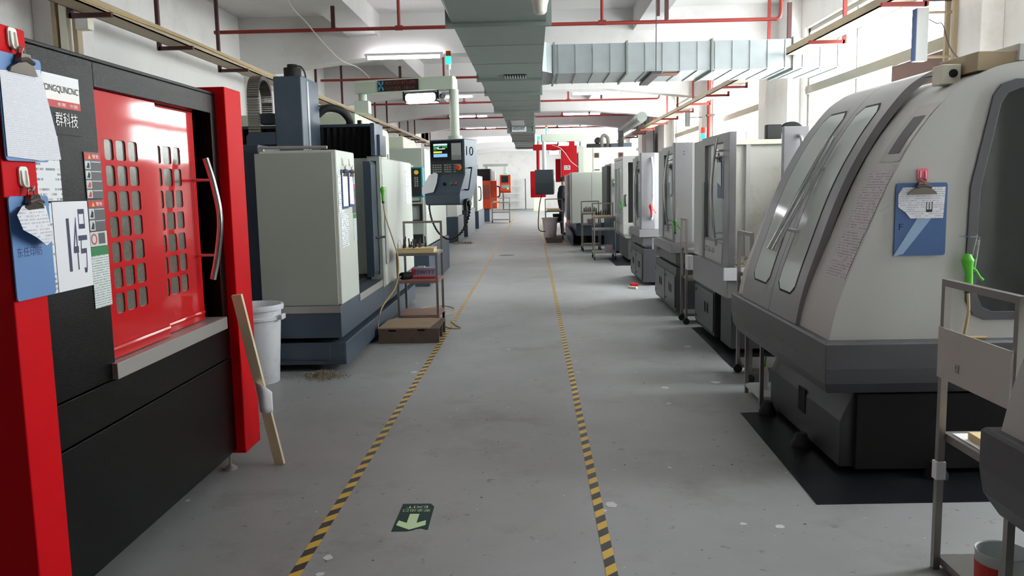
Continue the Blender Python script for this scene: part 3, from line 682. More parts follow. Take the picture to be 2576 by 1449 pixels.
def warn(z0, z1, n):
    w = xbox('warning_label', 'dgrey', t, px, 3.005, 3.122, z0, z1, .002)
    MB().box(px+.002, px+.003, 3.006, 3.121, z1-.028, z1-.004).build('label_band', 'inkr', w)
    MB().prism([(3.03, z1-.025), (3.05, z1-.025), (3.04, z1-.007)], 'x', px+.003, px+.0036).build('warning_triangle', 'yellow', w)
    MB().text('警告', (px+.0036, 3.06, z1-.023), UY, UZ, .014, .045).build('lettering', 'inkw', w)
    h = (z1-.03-z0)/n
    for i in range(n):
        g = MB().box(px+.002, px+.003, 3.008, 3.044, z0+h*i+.003, z0+h*(i+1)-.003).build('pictogram', 'lgrey', w)
        zc = z0+h*(i+.5)
        MB().prism([(3.014, zc-h*.3), (3.036, zc-h*.34), (3.038, zc+h*.1), (3.028, zc+h*.3), (3.022, zc)], 'x', px+.003, px+.0035).build('figure', 'inkr' if i < 2 and n == 4 else 'ink', g)
    q = MB()
    for i in range(n): q.box(px+.002, px+.0026, 3.05, 3.118, z0+h*(i+1)-.007, z0+h*(i+1)-.004)
    q.build('lettering', 'lgrey', w)
warn(1.485, 1.655, 4); warn(1.366, 1.482, 2)
w = xbox('warning_label', 'lgrey', t, px, 3.005, 3.124, 1.31, 1.364, .002)
rg = [(3.03+.02*math.cos(2*PI*i/20), 1.337+.02*math.sin(2*PI*i/20)) for i in range(20)]; ri = [(3.03+.015*math.cos(2*PI*i/20), 1.337+.015*math.sin(2*PI*i/20)) for i in range(20)]
MB().sheet(rg, [ri], 'x', px+.002, px+.003).build('ring_mark', 'inkr', w)
MB().box(px+.002, px+.0028, 3.062, 3.108, 1.318, 1.358).build('pictogram', 'dgrey', w)
w = xbox('warning_label', 'warntxt', t, px, 3.003, 3.126, 1.082, 1.308, .002)
MB().box(px+.002, px+.003, 3.003, 3.126, 1.276, 1.308).build('label_band', 'green', w)
hook(t, -1.569, 2.556, 1.975, 1); hook(t, -1.569, 2.55, 1.56, 1)
clipboard('x', -1.565, 2.57, 1.606, 1.925, .22, 'blue clipboard with a large grid sheet on the red post, the upper one', 'clipb', 'paperg',
          curl=[(-.107, 1.618), (.06, 1.61), (.175, 1.617), (.165, 1.68), (.098, 1.895), (-.107, 1.868)])
cb = clipboard('x', -1.565, 2.555, 1.184, 1.5, .205, 'blue clipboard with a crumpled note on the red post, the lower one', 'clipb', None)
m = MB()
X0 = -1.545
m.add([(X0, 2.50, 1.472), (X0, 2.62, 1.468), (X0+.004, 2.64, 1.36), (X0+.02, 2.575, 1.345), (X0+.035, 2.50, 1.375), (X0+.03, 2.445, 1.40), (X0+.02, 2.437, 1.445), (X0+.028, 2.55, 1.42), (X0+.02, 2.61, 1.385)],
      [(0, 7, 6), (0, 1, 8, 7), (1, 2, 8), (2, 3, 8), (3, 4, 7, 8), (4, 5, 6, 7)])
pp = m.build('paper', 'paper', cb)
md = pp.modifiers.new('thick', 'SOLIDIFY'); md.thickness = .0008
MB().text('东任印防', (-1.5565, 2.47, 1.315), UY, UZ, .03, .13).build('lettering', 'navy', cb)

# wooden lath with curled paper, white bucket
t = thing('wooden_lath', (-1.43, 4.43, 0), 'pale wooden lath leaning against the right red post', 'lath')
A = Vector((-1.425, 4.43, .001)); B = Vector((-1.545, 4.255, .97)); ax = (B-A).normalized(); e = Vector((1, -.05, 0)); e = (e-ax*e.dot(ax)).normalized(); u = ax.cross(e).normalized()
q = MB()
q.add([p+e*.027*i+u*.011*j for p in (A+u*0, B) for i, j in ((-1, -1), (1, -1), (1, 1), (-1, 1))], [(3,2,1,0),(4,5,6,7)]+[(i,(i+1)%4,(i+1)%4+4,i+4) for i in range(4)])
q.build('lath_body', 'pine', t, bevel=.002)
C0 = A+(B-A)*.42
q = MB(); vs = []; nu, nv = 12, 5
for a in range(nu+1):
    u_ = a/nu; x = -1.497+.09*u_; zt = .488-.05*u_**3; zb = (.40 if u_ < .1 else .335)-.008*u_
    for b in range(nv+1):
        k = b/nv; vs.append((x+.008*k*(1-u_), 4.335-.055*math.sin(PI*(.1+u_*.75)), zt+(zb-zt)*k))
q.add(vs, [(a*(nv+1)+b, (a+1)*(nv+1)+b, (a+1)*(nv+1)+b+1, a*(nv+1)+b+1) for a in range(nu) for b in range(nv)])
o = q.build('curled_paper', 'paperb', t, smooth=True); md = o.modifiers.new('thick', 'SOLIDIFY'); md.thickness = .0008
t = thing('bucket', (-2.19, 6.44, 0), 'tall white plastic bucket behind the red post', 'bucket')
MB().lathe([(.145, 0), (.15, .006), (.182, .50), (.198, .505), (.198, .525), (.185, .53), (.188, .575), (.206, .58), (.21, .60), (.206, .622), (.19, .622), (.186, .61), (.178, .5), (.142, .02), (.02, .015)], (-2.19, 6.44, 0), 40).build('bucket_body', 'bucket', t, smooth=True)
for s in (-1, 1): MB().box(-2.19+s*.2-.012*(1-s), -2.19+s*.2+.012*(1+s)+.0, 6.36, 6.46, .505, .545).build('lug', 'bucket', t, bevel=.004)

# ------------------------------------------------------------------ slate and cream gantry machine (number 10)
t = thing('machining_center', (-2.6, 8.8, 0), 'slate blue and cream gantry machining centre behind the white bucket', 'machine')
MB().box(-3.9, -1.568, 6.76, 10.85, .06, .243).build('lower_skirt', 'blue', t, bevel=.006)
MB().box(-2.125, -1.70, 6.752, 6.76, .10, .22).build('access_cover', 'blue', t, bevel=.003)
MB().box(-2.125, -1.98, 6.746, 6.752, .115, .175).build('access_cover', 'blue', t, bevel=.003)
MB().box(-3.8, -1.66, 6.9, 10.7, .244, .284).build('gap', 'dark', t)
MB().box(-3.9, -1.596, 6.75, 8.7, .285, .555).box(-3.9, -1.596, 8.7, 10.9, .285, .46).build('base', 'blue', t, bevel=.005)
MB().box(-2.4, -1.598, 6.744, 6.75, .495, .552).build('edge_strip', 'steel', t)
MB().box(-1.596, -1.59, 7.5, 8.68, .49, .555).build('edge_strip', 'steel', t)
for x, y in ((-1.85, 6.9), (-1.85, 10.5), (-3.5, 6.9), (-3.5, 10.5)): MB().cyl((x, y, 0), (x, y, .06), .04).build('levelling_foot', 'blk', t)
MB().box(-2.222, -1.588, 6.79, 7.475, .556, 1.822).build('front_panel', 'cream', t, bevel=.012)
MB().box(-2.25, -1.62, 6.775, 6.79, .556, 1.80).build('end_panel', 'creamd', t)  # same cream panel, its near side darkened in colour for shade
MB().cyl((-2.225, 6.80, 1.848), (-1.66, 6.80, 1.842), .013).box(-2.222, -2.18, 6.79, 6.83, 1.822, 1.85).build('top_rail', 'steel', t, smooth=True)
MB().box(-3.6, -2.24, 6.86, 7.45, .556, 1.88).build('side_cover', 'blued', t, bevel=.01)
m = MB()                                                       # pleated bellows across the gantry
n = 60; vs = []; fs = []
for i in range(n+1):
    x = -3.7+(2.06)*i/n; y = 9.0+(.03 if i % 2 else 0)
    vs += [(x, y, .6), (x, y, 2.16), (x, y+.06, 2.16), (x, y+.06, .6)]
for i in range(n):
    a = 4*i; fs += [(a, a+4, a+5, a+1), (a+1, a+5, a+6, a+2), (a+2, a+6, a+7, a+3)]
fs += [(0, 1, 2, 3), (4*n+3, 4*n+2, 4*n+1, 4*n)]
m.add(vs, fs).build('bellows', 'dark', t)
MB().box(-3.7, -1.65, 8.98, 9.12, 2.16, 2.19).build('bellows_frame', 'blued', t)
MB().box(-1.655, -1.61, 8.62, 9.1, 1.84, 2.17).box(-1.61, -1.58, 8.75, 9.1, 1.84, 2.06).build('side_cover', 'blue', t, bevel=.006)
MB().box(-3.6, -1.75, 7.6, 8.9, .5, .6).build('table', 'dark', t)
MB().box(-3.0, -1.9, 8.86, 8.9, .6, 1.5).build('inner_panel', 'btnd', t)  # grey-cream panel, coloured dark for the shade inside the opening
MB().prism([(-1.72, .6), (-1.655, .6), (-1.64, .65), (-1.64, 1.75), (-1.655, 1.78), (-1.72, 1.78)], 'y', 8.5, 8.76).build('sliding_door', 'blued', t, bevel=.004)
MB().cyl((-1.64, 8.62, 1.0), (-1.56, 8.7, 1.0), .012).build('door_pull', 'tool', t, smooth=True)
MB().sheet([(-1.73, .46), (-1.60, .46), (-1.60, 1.84), (-1.73, 1.84)], [[(-1.725, .6), (-1.635, .6), (-1.635, 1.79), (-1.725, 1.79)]], 'y', 8.77, 8.85).build('door_frame', 'creamd', t)
MB().box(-2.5, -1.585, 8.852, 10.95, .462, 1.825).build('front_panel', 'cream', t, bevel=.02)
MB().box(-1.585, -1.572, 8.86, 9.0, .7, 1.52).build('guide_strip', 'brushl', t, bevel=.004)
MB().cyl((-1.7, 9.9, 1.825), (-1.7, 9.9, 1.9), .012).build('lifting_pin', 'white', t, smooth=True)
xbox('document_sleeve', 'form', t, -1.585, 10.4, 10.85, 1.3, 1.72, .003)
# vertical head, motor, hose, cable chain
m = MB().prism([(-2.5, 8.2), (-2.23, 8.2), (-2.2, 8.28), (-2.215, 8.36), (-2.205, 8.78), (-2.5, 8.78)], 'z', 1.3, 2.6)
m.build('spindle_head', 'blue', t, bevel=.012)
MB().box(-2.199, -2.194, 8.29, 8.35, 1.6, 2.56).build('cover_strip', 'brushl', t)
MB().cyl((-2.36, 8.4, 2.6), (-2.36, 8.4, 2.70), .085, n=20).cyl((-2.36, 8.4, 2.70), (-2.36, 8.4, 2.735), .05).build('motor', 'rub', t, smooth=True)
MB().tube(spline([(-2.34, 8.36, 2.71), (-2.27, 8.36, 2.71), (-2.235, 8.38, 2.66), (-2.23, 8.4, 2.6)], 5), .008, 8).build('motor_cable', 'wire', t, smooth=True)
cc = [(-2.72, 8.25, z) for z in (2.0, 2.1, 2.2, 2.3, 2.4)]+[(-2.72, 8.47-.22*math.cos(a*PI/8), 2.42+.20*math.sin(a*PI/8)) for a in range(0, 9)]+[(-2.72, 8.69, z) for z in (2.36, 2.28, 2.2)]
cc = spline(cc, 4); m = MB()
for i in range(len(cc)-1):
    a, b = cc[i], cc[i+1]; d_ = (b-a).normalized(); nn = Vector((0, -d_.z, d_.y))
    for w2, th in ((.055, .022),):
        p0, p1 = a+d_*.002, b-d_*.004
        vs = [p+Vector((sx*w2, 0, 0))+nn*sy*th for p in (p0, p1) for sx, sy in ((-1, -1), (1, -1), (1, 1), (-1, 1))]
        m.add(vs, [(3,2,1,0),(4,5,6,7)]+[(k,(k+1)%4,(k+1)%4+4,k+4) for k in range(4)])
m.build('cable_chain', mat('chain_grey', (120, 116, 108), .5), t)
MB().prism([(-2.79, 1.95), (-2.5, 1.95), (-2.5, 2.07), (-2.76, 2.07), (-2.79, 2.03)], 'y', 8.2, 8.5).build('chain_bracket', 'blued', t)
MB().box(-2.78, -2.5, 8.55, 8.75, 2.18, 2.28).build('chain_bracket', 'blued', t)
MB().tube(spline([(-2.25, 8.86, 2.28), (-2.15, 8.88, 2.35), (-2.02, 8.95, 2.33), (-1.95, 9.02, 2.24), (-1.96, 9.05, 2.17)], 6), .04, 12).build('hose', 'rub', t, smooth=True)
MB().box(-1.86, -1.82, 9.0, 9.06, 2.19, 2.23).build('sensor', 'blk', t)
MB().prism([(10.05, 1.83), (11.35, 1.83), (11.35, 2.38), (10.05, 2.40)], 'x', -3.7, -2.1).build('crossbeam', mat('gantry_cream', (196, 202, 182), .5), t, bevel=.01)
MB().prism([(10.05, 1.86), (11.35, 1.86), (11.35, 2.2), (11.27, 2.26), (10.05, 2.27)], 'x', -2.099, -1.93).build('beam_end', bpy.data.materials['gantry_cream'], t, bevel=.01)
# notices on the aisle face
xx = -1.588
for a, b, z0, z1, mm in ((6.86, 7.13, 1.02, 1.30, 'form'), (6.80, 7.0, 1.31, 1.62, 'form')): xbox('notice', mm, t, xx+.001, a, b, z0, z1, .002)
w = xbox('warning_label', 'dgrey', t, xx+.001, 7.32, 7.452, 1.29, 1.545, .002)
for z in (1.525, 1.395): MB().box(xx+.003, xx+.004, 7.325, 7.45, z-.016, z+.016).build('label_band', 'inkr', w)
w = xbox('warning_label', 'warntxt', t, xx+.001, 7.33, 7.455, 1.05, 1.285, .002); MB().box(xx+.003, xx+.004, 7.33, 7.455, 1.245, 1.285).build('label_band', 'green', w)
hook(t, xx, 7.0, 1.735, 1); hook(t, xx, 7.26, 1.735, 1)
clipboard('x', xx+.002, 7.02, 1.34, 1.665, .21, 'clipboard with a long white sheet on the cream panel, the nearer of two', 'navy', 'paperb')
clipboard('x', xx+.002, 7.27, 1.35, 1.665, .2, 'clipboard with a white sheet on the cream panel, nearer the dark opening', 'navy', 'paperb', curl=[(-.09, 1.375), (.075, 1.37), (.06, 1.55), (.03, 1.64), (-.08, 1.64)])
air_gun((-1.55, 8.62, 1.52), 'ggun', 'green air gun hung by the dark sliding door of the slate machine')
tag(MB().tube(spline([(-1.55, 8.625, 1.365), (-1.53, 8.64, 1.2), (-1.47, 8.7, .95), (-1.43, 8.72, .75), (-1.44, 8.6, .5), (-1.56, 8.4, .3), (-1.57, 8.2, .15), (-1.53, 8.18, .02), (-1.45, 8.68, .012)], 6), .007, 8).build('air_hose', 'hose', smooth=True), 'tan air hose hanging from the green gun down to the floor', 'hose')

# ------------------------------------------------------------------ control console hung from the LED sign arm
t = thing('control_pendant', (-2.03, 10.2, 2.402), 'slate control console number 10 hung from a pale arm with a sign', 'control console')
MB().box(-2.12, -1.95, 10.12, 10.3, 2.402, 2.55).cyl((-2.03, 10.2, 2.55), (-2.03, 10.2, 2.63), .05).build('post', mat('arm_cream', (202, 212, 196), .45), t, bevel=.006)
AM = 'arm_cream'; AR = bpy.data.materials['arm_cream']
FA = Matrix.Translation((-1.44, 10.05, 0)) @ Matrix.Rotation(math.radians(-13), 4, 'Z')
a_ = MB(FA).prism([(-.09, 2.63), (.09, 2.63), (.09, 2.755), (.05, 2.785), (-.05, 2.785), (-.09, 2.755)], 'x', -.66, .56).build('arm', AR, t, bevel=.006)
MB(FA).box(.56, .567, -.085, .085, 2.635, 2.75).build('end_cap', 'white', a_, bevel=.003)  # white plate paints the window light on the arm's end face
sgn = MB(FA).box(-.36, .15, -.105, -.091, 2.638, 2.765).build('sign', 'scrd', t)
MB(FA).text('数控机床', (-.265, -.1055, 2.712), UX, UZ, .042, .39).build('lettering', 'ledt', sgn)
MB(FA).text('NOBR 1814', (-.265, -.1055, 2.652), UX, UZ, .036, .37).build('lettering', 'ledt', sgn)
lg = MB(FA)
for sx in (-1, 1):
    for sz in (-1, 1): lg.prism([(-.318, 2.702), (-.318+sx*.03, 2.702+sz*.02), (-.318+sx*.036, 2.702+sz*.055), (-.318+sx*.016, 2.702+sz*.05)], 'y', -.1062, -.1052)
lg.build('logo', 'cyan', sgn)
lp = MB(FA).prism(rrect(-.05, .36, 2.5, 2.615, .03), 'y', -.06, .06).box(-.07, -.05, -.05, .05, 2.53, 2.64).box(.36, .38, -.05, .05, 2.53, 2.64).build('work_lamp', 'blk', t)
MB(FA).prism(rrect(-.03, .34, 2.505, 2.6, .03), 'y', -.066, -.0605).box(-.03, .34, -.05, .05, 2.494, 2.5).build('lens', 'lampw', lp)
MB(FA).cyl((.40, -.02, 2.56), (.44, -.05, 2.56), .03).build('camera_lamp', 'blk', t, smooth=True)
sp = (-.965, 10.0)
tw = MB().cyl((sp[0], sp[1], 2.78), (sp[0], sp[1], 2.87), .01).cyl((sp[0], sp[1], 2.87), (sp[0], sp[1], 2.93), .026).build('signal_tower', 'white', t, smooth=True)
MB().cyl((sp[0], sp[1], 2.93), (sp[0], sp[1], 3.02), .032, n=20).build('green_light', 'ledg', tw, smooth=True)
MB().cyl((sp[0], sp[1], 3.02), (sp[0], sp[1], 3.08), .03, n=20).build('orange_light', 'orl', tw, smooth=True)
MB().cyl((-.91, 9.97, 2.10), (-.91, 9.97, 2.635), .055, n=24).cyl((-.91, 9.97, 2.055), (-.91, 9.97, 2.10), .085, n=24).build('column', AR, t, smooth=True)
FC = frame_at((-.935, 10.0, 0), math.radians(-20))
cs = MB(FC).prism([(-.18, 2.055), (-.18, 1.645), (-.20, 1.62), (-.33, 1.44), (-.345, 1.41), (-.335, 1.31), (-.30, 1.295), (-.05, 1.295), (.12, 1.5), (.18, 1.64), (.18, 2.055)], 'x', -.225, .225).build('console', 'blue', t, bevel=.008)
MB(FC).box(-.212, .2, -.1865, -.18, 1.655, 2.04).build('bezel', 'scrd', cs, bevel=.002)
y = -.187
MB(FC).box(-.172, .012, y-.003, y, 1.85, 2.008).build('screen', 'scrd', cs)
MB(FC).box(-.170, .010, y-.0045, y-.003, 1.985, 2.006).box(-.12, -.02, y-.0045, y-.003, 1.942, 1.952).box(-.165, -.1, y-.0045, y-.003, 1.955, 1.966).build('screen_area', 'scr', cs)
MB(FC).box(-.170, -.13, y-.0045, y-.003, 1.93, 1.984).box(-.06, .010, y-.0045, y-.003, 1.955, 1.984).box(-.12, -.07, y-.0045, y-.003, 1.966, 1.984).build('screen_area', 'scrg', cs)
MB(FC).box(-.170, -.06, y-.0045, y-.003, 1.90, 1.92).build('screen_area', 'scry', cs)
MB(FC).box(-.170, .008, y-.0045, y-.003, 1.853, 1.89).build('screen_area', 'scrb', cs)
MB(FC).box(.06, .185, y-.003, y, 1.815, 2.01).build('keypad', 'btn', cs)
kb = MB(FC)
for i in range(7):
    for j in range(7): kb.box(.066+i*.0168, .079+i*.0168, y-.007, y-.003, 1.875+j*.0188, 1.888+j*.0188)
kb.build('key_field', 'lgrey', cs)
kp = MB(FC)
for i in range(12):
    for j in range(4):
        if i in (4, 8) or (i > 9 and j < 3): continue
        kp.box(-.19+i*.031, -.168+i*.031, y-.005, y, 1.675+j*.026, 1.69+j*.026)
kp.build('key_field', 'btn', cs)
MB(FC).cyl((.155, y, 1.728), (.155, y-.012, 1.728), .03, n=20).build('stop_ring', 'yellow', cs, smooth=True)
MB(FC).cyl((.15, y-.012, 1.728), (.15, y-.04, 1.728), .024, n=20).build('stop_button', 'rgun', cs, smooth=True)
for x, mm in ((.0, 'blk'), (.09, 'green'), (.15, 'inkr')):
    MB(FC).cyl((x, -.262, 1.535), (x, -.285, 1.547), .018, n=16).build('button_ring', 'chrome' if mm != 'blk' else 'blk', cs, smooth=True)
    MB(FC).cyl((x, -.285, 1.547), (x, -.292, 1.551), .013, n=16).build('button', mm, cs, smooth=True)
MB(FC).tube(spline([(.23, -.1, 1.72), (.275, -.11, 1.72), (.285, -.13, 1.70), (.285, -.21, 1.5), (.275, -.22, 1.47), (.23, -.22, 1.47)], 4), .009, 8).build('handle', 'blk', cs, smooth=True)
MB(FC).prism([(-.26, 1.22), (-.17, 1.20), (-.14, 1.30), (-.17, 1.37), (-.24, 1.36), (-.27, 1.3)], 'x', .227, .27).cyl((.27, -.2, 1.31), (.295, -.2, 1.31), .035).build('hand_wheel', 'blk', cs, bevel=.006)
MB(FC).text('10', (.2262, -.135, 1.865), FC.to_3x3().inverted() @ (FC.to_3x3() @ UY), UZ, .105, .2).build('lettering', 'mblk', cs)
bag = MB(FC)
gx = [(-.255, 1.42, -.36), (-.10, 1.445, -.375), (-.085, 1.55, -.32), (-.11, 1.65, -.235), (-.16, 1.668, -.225), (-.225, 1.64, -.23), (-.275, 1.5, -.315)]
bag.add([(a, c, b) for a, b, c in gx]+[(a*.96-.006, c+.03, b+.01) for a, b, c in gx], [tuple(range(7)), tuple(range(13, 6, -1))]+[(i, (i+1) % 7, (i+1) % 7+7, i+7) for i in range(7)])
bag.build('paper_bag', 'paperb', t, bevel=.006)
coil = []
pth = spline([(-.74, 9.73, 1.29), (-.76, 9.72, 1.15), (-.84, 9.72, .98), (-.98, 9.72, .90), (-1.1, 9.74, .96), (-1.18, 9.76, 1.1), (-1.215, 9.77, 1.25), (-1.21, 9.79, 1.33)], 26)
for i, p in enumerate(pth):
    k = i/len(pth); r = .013 if k < .33 else .002
    coil.append(p+Vector((math.cos(i*1.1)*r*.7, math.sin(i*1.1)*r, 0)))
MB().tube(coil, .011, 8).build('coil_cable', 'blk', t, smooth=True)

# ------------------------------------------------------------------ wooden step, cart with tools
t = thing('wooden_step', (-1.24, 8.3, 0), 'low dark wooden crate step beside the left tape', 'step')
MB().sheet([(-1.53, 0), (-.94, 0), (-.94, .14), (-1.53, .14)], [[(-1.43, .115), (-1.36, .115), (-1.36, .135), (-1.43, .135)], [(-1.15, .118), (-1.08, .118), (-1.08, .135), (-1.15, .135)]], 'y', 7.98, 8.0).build('front_board', 'crate', t)
MB().box(-1.53, -.945, 8.0, 8.62, .125, .14).build('top_board', 'crate', t)
for y in (8.02, 8.32, 8.58): MB().box(-1.52, -.945, y, y+.05, .0, .125).build('runner', 'crate', t)
cd = MB().prism([(-1.535, 7.99), (-1.04, 7.985), (-.99, 8.55), (-1.46, 8.62), (-1.52, 8.5)], 'z', .1405, .152).build('cardboard_sheet', 'card')
tag(cd, 'worn brown cardboard sheet lying on the wooden step', 'cardboard')
CL = (-1.275, 9.275, 0)
cart(CL, 0, 'steel tool cart with a cream tool tray behind the wooden step', w=.45, d=.57, shelf='shelfw')
t = thing('tool_tray', (-1.29, 9.17, .8), 'cream tool holder tray on top of the left cart', 'tray')
hl = [rrect(-1.44+.055*i, -1.408+.055*i, yy, yy+.03, .006, 2) for i in range(6) for yy in (9.05, 9.14, 9.23)]
MB().sheet([(-1.5, 9.02), (-1.09, 9.02), (-1.09, 9.32), (-1.5, 9.32)], hl, 'z', .838, .85).box(-1.5, -1.09, 9.02, 9.32, .80, .837).build('tray_body', 'wood', t)
random.seed(5)
spots = [(-1.424, 9.065), (-1.424, 9.155), (-1.369, 9.245), (-1.369, 9.155), (-1.314, 9.155), (-1.314, 9.065), (-1.314, 9.245), (-1.259, 9.155), (-1.259, 9.245), (-1.204, 9.245)]
tn = ['at the tray near left corner', 'second along the left edge', 'at the back of the second hole row', 'in the middle of the second hole row', 'in the middle of the third hole row', 'at the front of the third hole row', 'at the back of the third hole row', 'in the middle of the fourth hole row', 'at the back of the fourth hole row', 'rightmost at the back of the tray']
base = None
for (x, y), w in zip(spots, tn):
    if base is None:
        base = thing('milling_cutter', (0, 0, 0), '', 'cutting tool', 'cutters in the cream tray')
        MB().cyl((0, 0, 0), (0, 0, .05), .012).build('shank', 'tool', base, smooth=True)
        MB().tube([(0, 0, .05), (0, 0, .12)], .008, 6).build('flute', 'tool', base)
        o = base
    else:
        o = base.copy(); COL.objects.link(o)
        for c in base.children: k = c.copy(); COL.objects.link(k); k.parent = o
    o.location = (x, y, .838); o.scale = (1, 1, random.uniform(.6, 1.15)); o.rotation_euler = (random.uniform(-.08, .08), random.uniform(-.1, .1), 0)
    o['label'] = 'small steel milling cutter standing ' + w
for i, (x, y) in enumerate(((-1.475, 9.06), (-1.475, 9.17))):
    t = thing('squeeze_bottle', (x, y, .85), 'white cone topped squeeze bottle on the cream tray, the %s one' % ('nearer', 'farther')[i], 'bottle', 'squeeze bottles on the tray')
    MB().lathe([(.02, 0), (.022, .02), (.02, .05), (.014, .06)], (x, y, .85), 16).build('bottle_body', 'white', t, smooth=True)
    MB().lathe([(.014, .06), (.003, .11)], (x, y, .85), 12).build('nozzle', 'white', t, smooth=True)
t = thing('carton', (-1.2, 9.25, .5), 'small red and grey printed carton on the cart middle shelf', 'carton')
MB().box(-1.365, -1.085, 9.18, 9.33, .5005, .62).build('carton_body', mat('carton_grey', (176, 160, 172), .6), t, bevel=.003)
MB().box(-1.365, -1.085, 9.176, 9.18, .5005, .522).box(-1.36, -1.315, 9.176, 9.18, .545, .605).build('printed_band', 'inkr', t)
MB().text('SWITT', (-1.305, 9.1765, .55), UX, UZ, .045, .2).build('lettering', 'purple', t)
MB().box(-1.30, -1.22, 9.2, 9.26, .621, .635).build('tape_strip', 'paperb', t)
t = thing('air_ratchet', (-1.44, 9.2, .5), 'black round tool with a steel rod on the cart middle shelf', 'tool')
MB().tube(spline([(-1.47, 9.12, .54), (-1.46, 9.13, .54), (-1.38, 9.17, .54), (-1.365, 9.18, .54)], 3), [.025, .032, .038, .04, .04, .04, .04, .038, .036, .03][:10], 14).build('body', 'rub', t, smooth=True)
MB().cyl((-1.47, 9.12, .535), (-1.56, 9.05, .49), .009).build('rod', 'steel', t, smooth=True)
tag(MB().tube(spline([(-1.2, 9.45, .006), (-1.05, 9.7, .006), (-.98, 9.9, .006), (-1.02, 10.3, .006), (-1.2, 10.5, .006), (-1.42, 10.2, .02), (-1.3, 9.95, .006)], 6), .006, 6).build('air_hose', 'hose', smooth=True), 'tan hose coiled on the floor behind the left cart', 'hose')
tag(MB().tube(spline([(-.95, 9.25, .005), (-.86, 8.95, .007), (-.80, 8.78, .008), (-.92, 8.8, .006), (-1.0, 9.0, .006)], 6), .006, 6).build('air_hose', 'hose', smooth=True), 'tan hose end poking over the left tape', 'hose')

# ------------------------------------------------------------------ farther machines of the left row
def mc(loc, name, label, cat='machine'): return thing(name, loc, label, cat)
t = mc((-2.6, 14, 0), 'milling_machine', 'grey green machine with a teal control box behind the slate machine')
MB().box(-3.6, -1.66, 12.7, 15.6, .62, 2.1).build('cabinet', 'creamd', t, bevel=.02)
MB().box(-1.66, -1.63, 12.72, 15.6, .62, 2.09).build('front_panel', 'cream', t, bevel=.006)
MB().box(-3.6, -1.6, 12.65, 15.7, .0, .6).build('base', 'blue', t, bevel=.01)
MB().prism([(12.85, 2.101), (14.25, 2.101), (14.25, 2.22), (14.15, 2.27), (12.85, 2.29)], 'x', -3.6, -1.96).build('crossbeam', bpy.data.materials['gantry_cream'], t, bevel=.02)
mon = MB().sheet([(-1.95, 1.0), (-1.68, 1.0), (-1.68, 1.26), (-1.95, 1.26)], [[(-1.93, 1.02), (-1.72, 1.02), (-1.72, 1.235), (-1.93, 1.235)]], 'y', 12.62, 12.69).build('hatch_frame', 'blk', t)
MB().box(-1.93, -1.72, 12.68, 12.69, 1.02, 1.235).build('hatch_pane', 'lgrey', mon)
MB().box(-1.9, -1.69, 12.68, 12.699, .66, .8).build('hatch', 'scrd', t)
xbox('document_sleeve', 'form', t, -1.63, 12.85, 13.1, 1.1, 1.75, .003)
MB().box(-1.84, -1.8, 11.78, 12.7, 1.8, 1.84).build('pendant_arm', 'creamd', t)
pd = MB().box(-1.92, -1.52, 11.62, 11.78, 1.37, 1.79).build('pendant', 'teal', t, bevel=.02)
MB().box(-1.9, -1.55, 11.612, 11.62, 1.39, 1.77).build('pendant_face', 'scrd', pd)
MB().cyl((-1.61, 11.612, 1.715), (-1.61, 11.59, 1.715), .03).build('stop_button', 'yellow', pd, smooth=True)
kb = MB()
for i in range(2):
    for j in range(5): kb.box(-1.64+i*.03, -1.62+i*.03, 11.607, 11.612, 1.52+j*.028, 1.538+j*.028)
kb.build('key_field', 'btn', pd)
MB().tube(spline([(-1.85, 11.7, 1.37), (-1.85, 11.7, 1.32), (-1.83, 11.7, 1.315), (-1.6, 11.7, 1.315), (-1.58, 11.7, 1.33), (-1.58, 11.7, 1.37)], 3), .008, 8).build('handle', 'blk', pd, smooth=True)
t = mc((-2.8, 23.7, 0), 'milling_machine', 'cream machine with dark base, just left of the hanging coil cable')
MB().prism([(-3.6, 22.5), (-2.29, 22.5), (-2.06, 22.76), (-2.06, 24.6), (-3.6, 24.6)], 'z', 0, .7).build('base', 'blued', t, bevel=.01)
MB().prism([(-3.6, 22.55), (-2.31, 22.55), (-2.1, 22.8), (-2.1, 24.6), (-3.6, 24.6)], 'z', .701, 2.0).build('cabinet', 'cream', t, bevel=.01)
MB().box(-2.52, -2.33, 22.53, 22.549, .75, 1.7).build('front_panel', 'creamd', t)
for x in (-2.62, -2.1): MB().box(x-.03, x+.02, 22.49+.3*(x > -2.2), 22.54+.3*(x > -2.2), .55, 1.9).build('corner_strip', 'white', t)
t = mc((-2.8, 27, 0), 'milling_machine', 'slate and cream machine half hidden behind the console, left row')
MB().box(-3.6, -2.0, 25.3, 28.6, 0, .8).build('base', 'blue', t, bevel=.01)
MB().box(-3.6, -2.04, 25.35, 28.6, .801, 1.95).build('cabinet', 'cream', t, bevel=.01)
MB().box(-2.35, -2.2, 25.33, 25.349, .9, 1.8).build('door', 'dark', t)
t = mc((-2.8, 32, 0), 'milling_machine', 'grey machine with dark slate foot in front of the orange machine')
MB().box(-3.6, -1.98, 30.2, 33.6, 0, .62).build('base', 'blued', t, bevel=.01)
MB().box(-3.6, -2.02, 30.25, 33.6, .621, 1.9).build('cabinet', 'creamd', t, bevel=.01)
MB().tube(spline([(-2.02, 30.9, 1.5), (-1.93, 30.9, 1.45), (-1.93, 30.9, 1.05), (-2.02, 30.9, 1.0)], 4), .02, 8).build('handle', 'blk', t, smooth=True)
t = mc((-2.3, 37, 0), 'milling_machine', 'bright orange machine far down the left side of the aisle')
MB().box(-3.4, -1.88, 35.85, 38.2, 0, .55).build('base', 'blued', t, bevel=.01)
MB().box(-3.4, -1.8, 35.8, 38.2, .551, 1.75).build('cabinet', 'orange', t, bevel=.02)
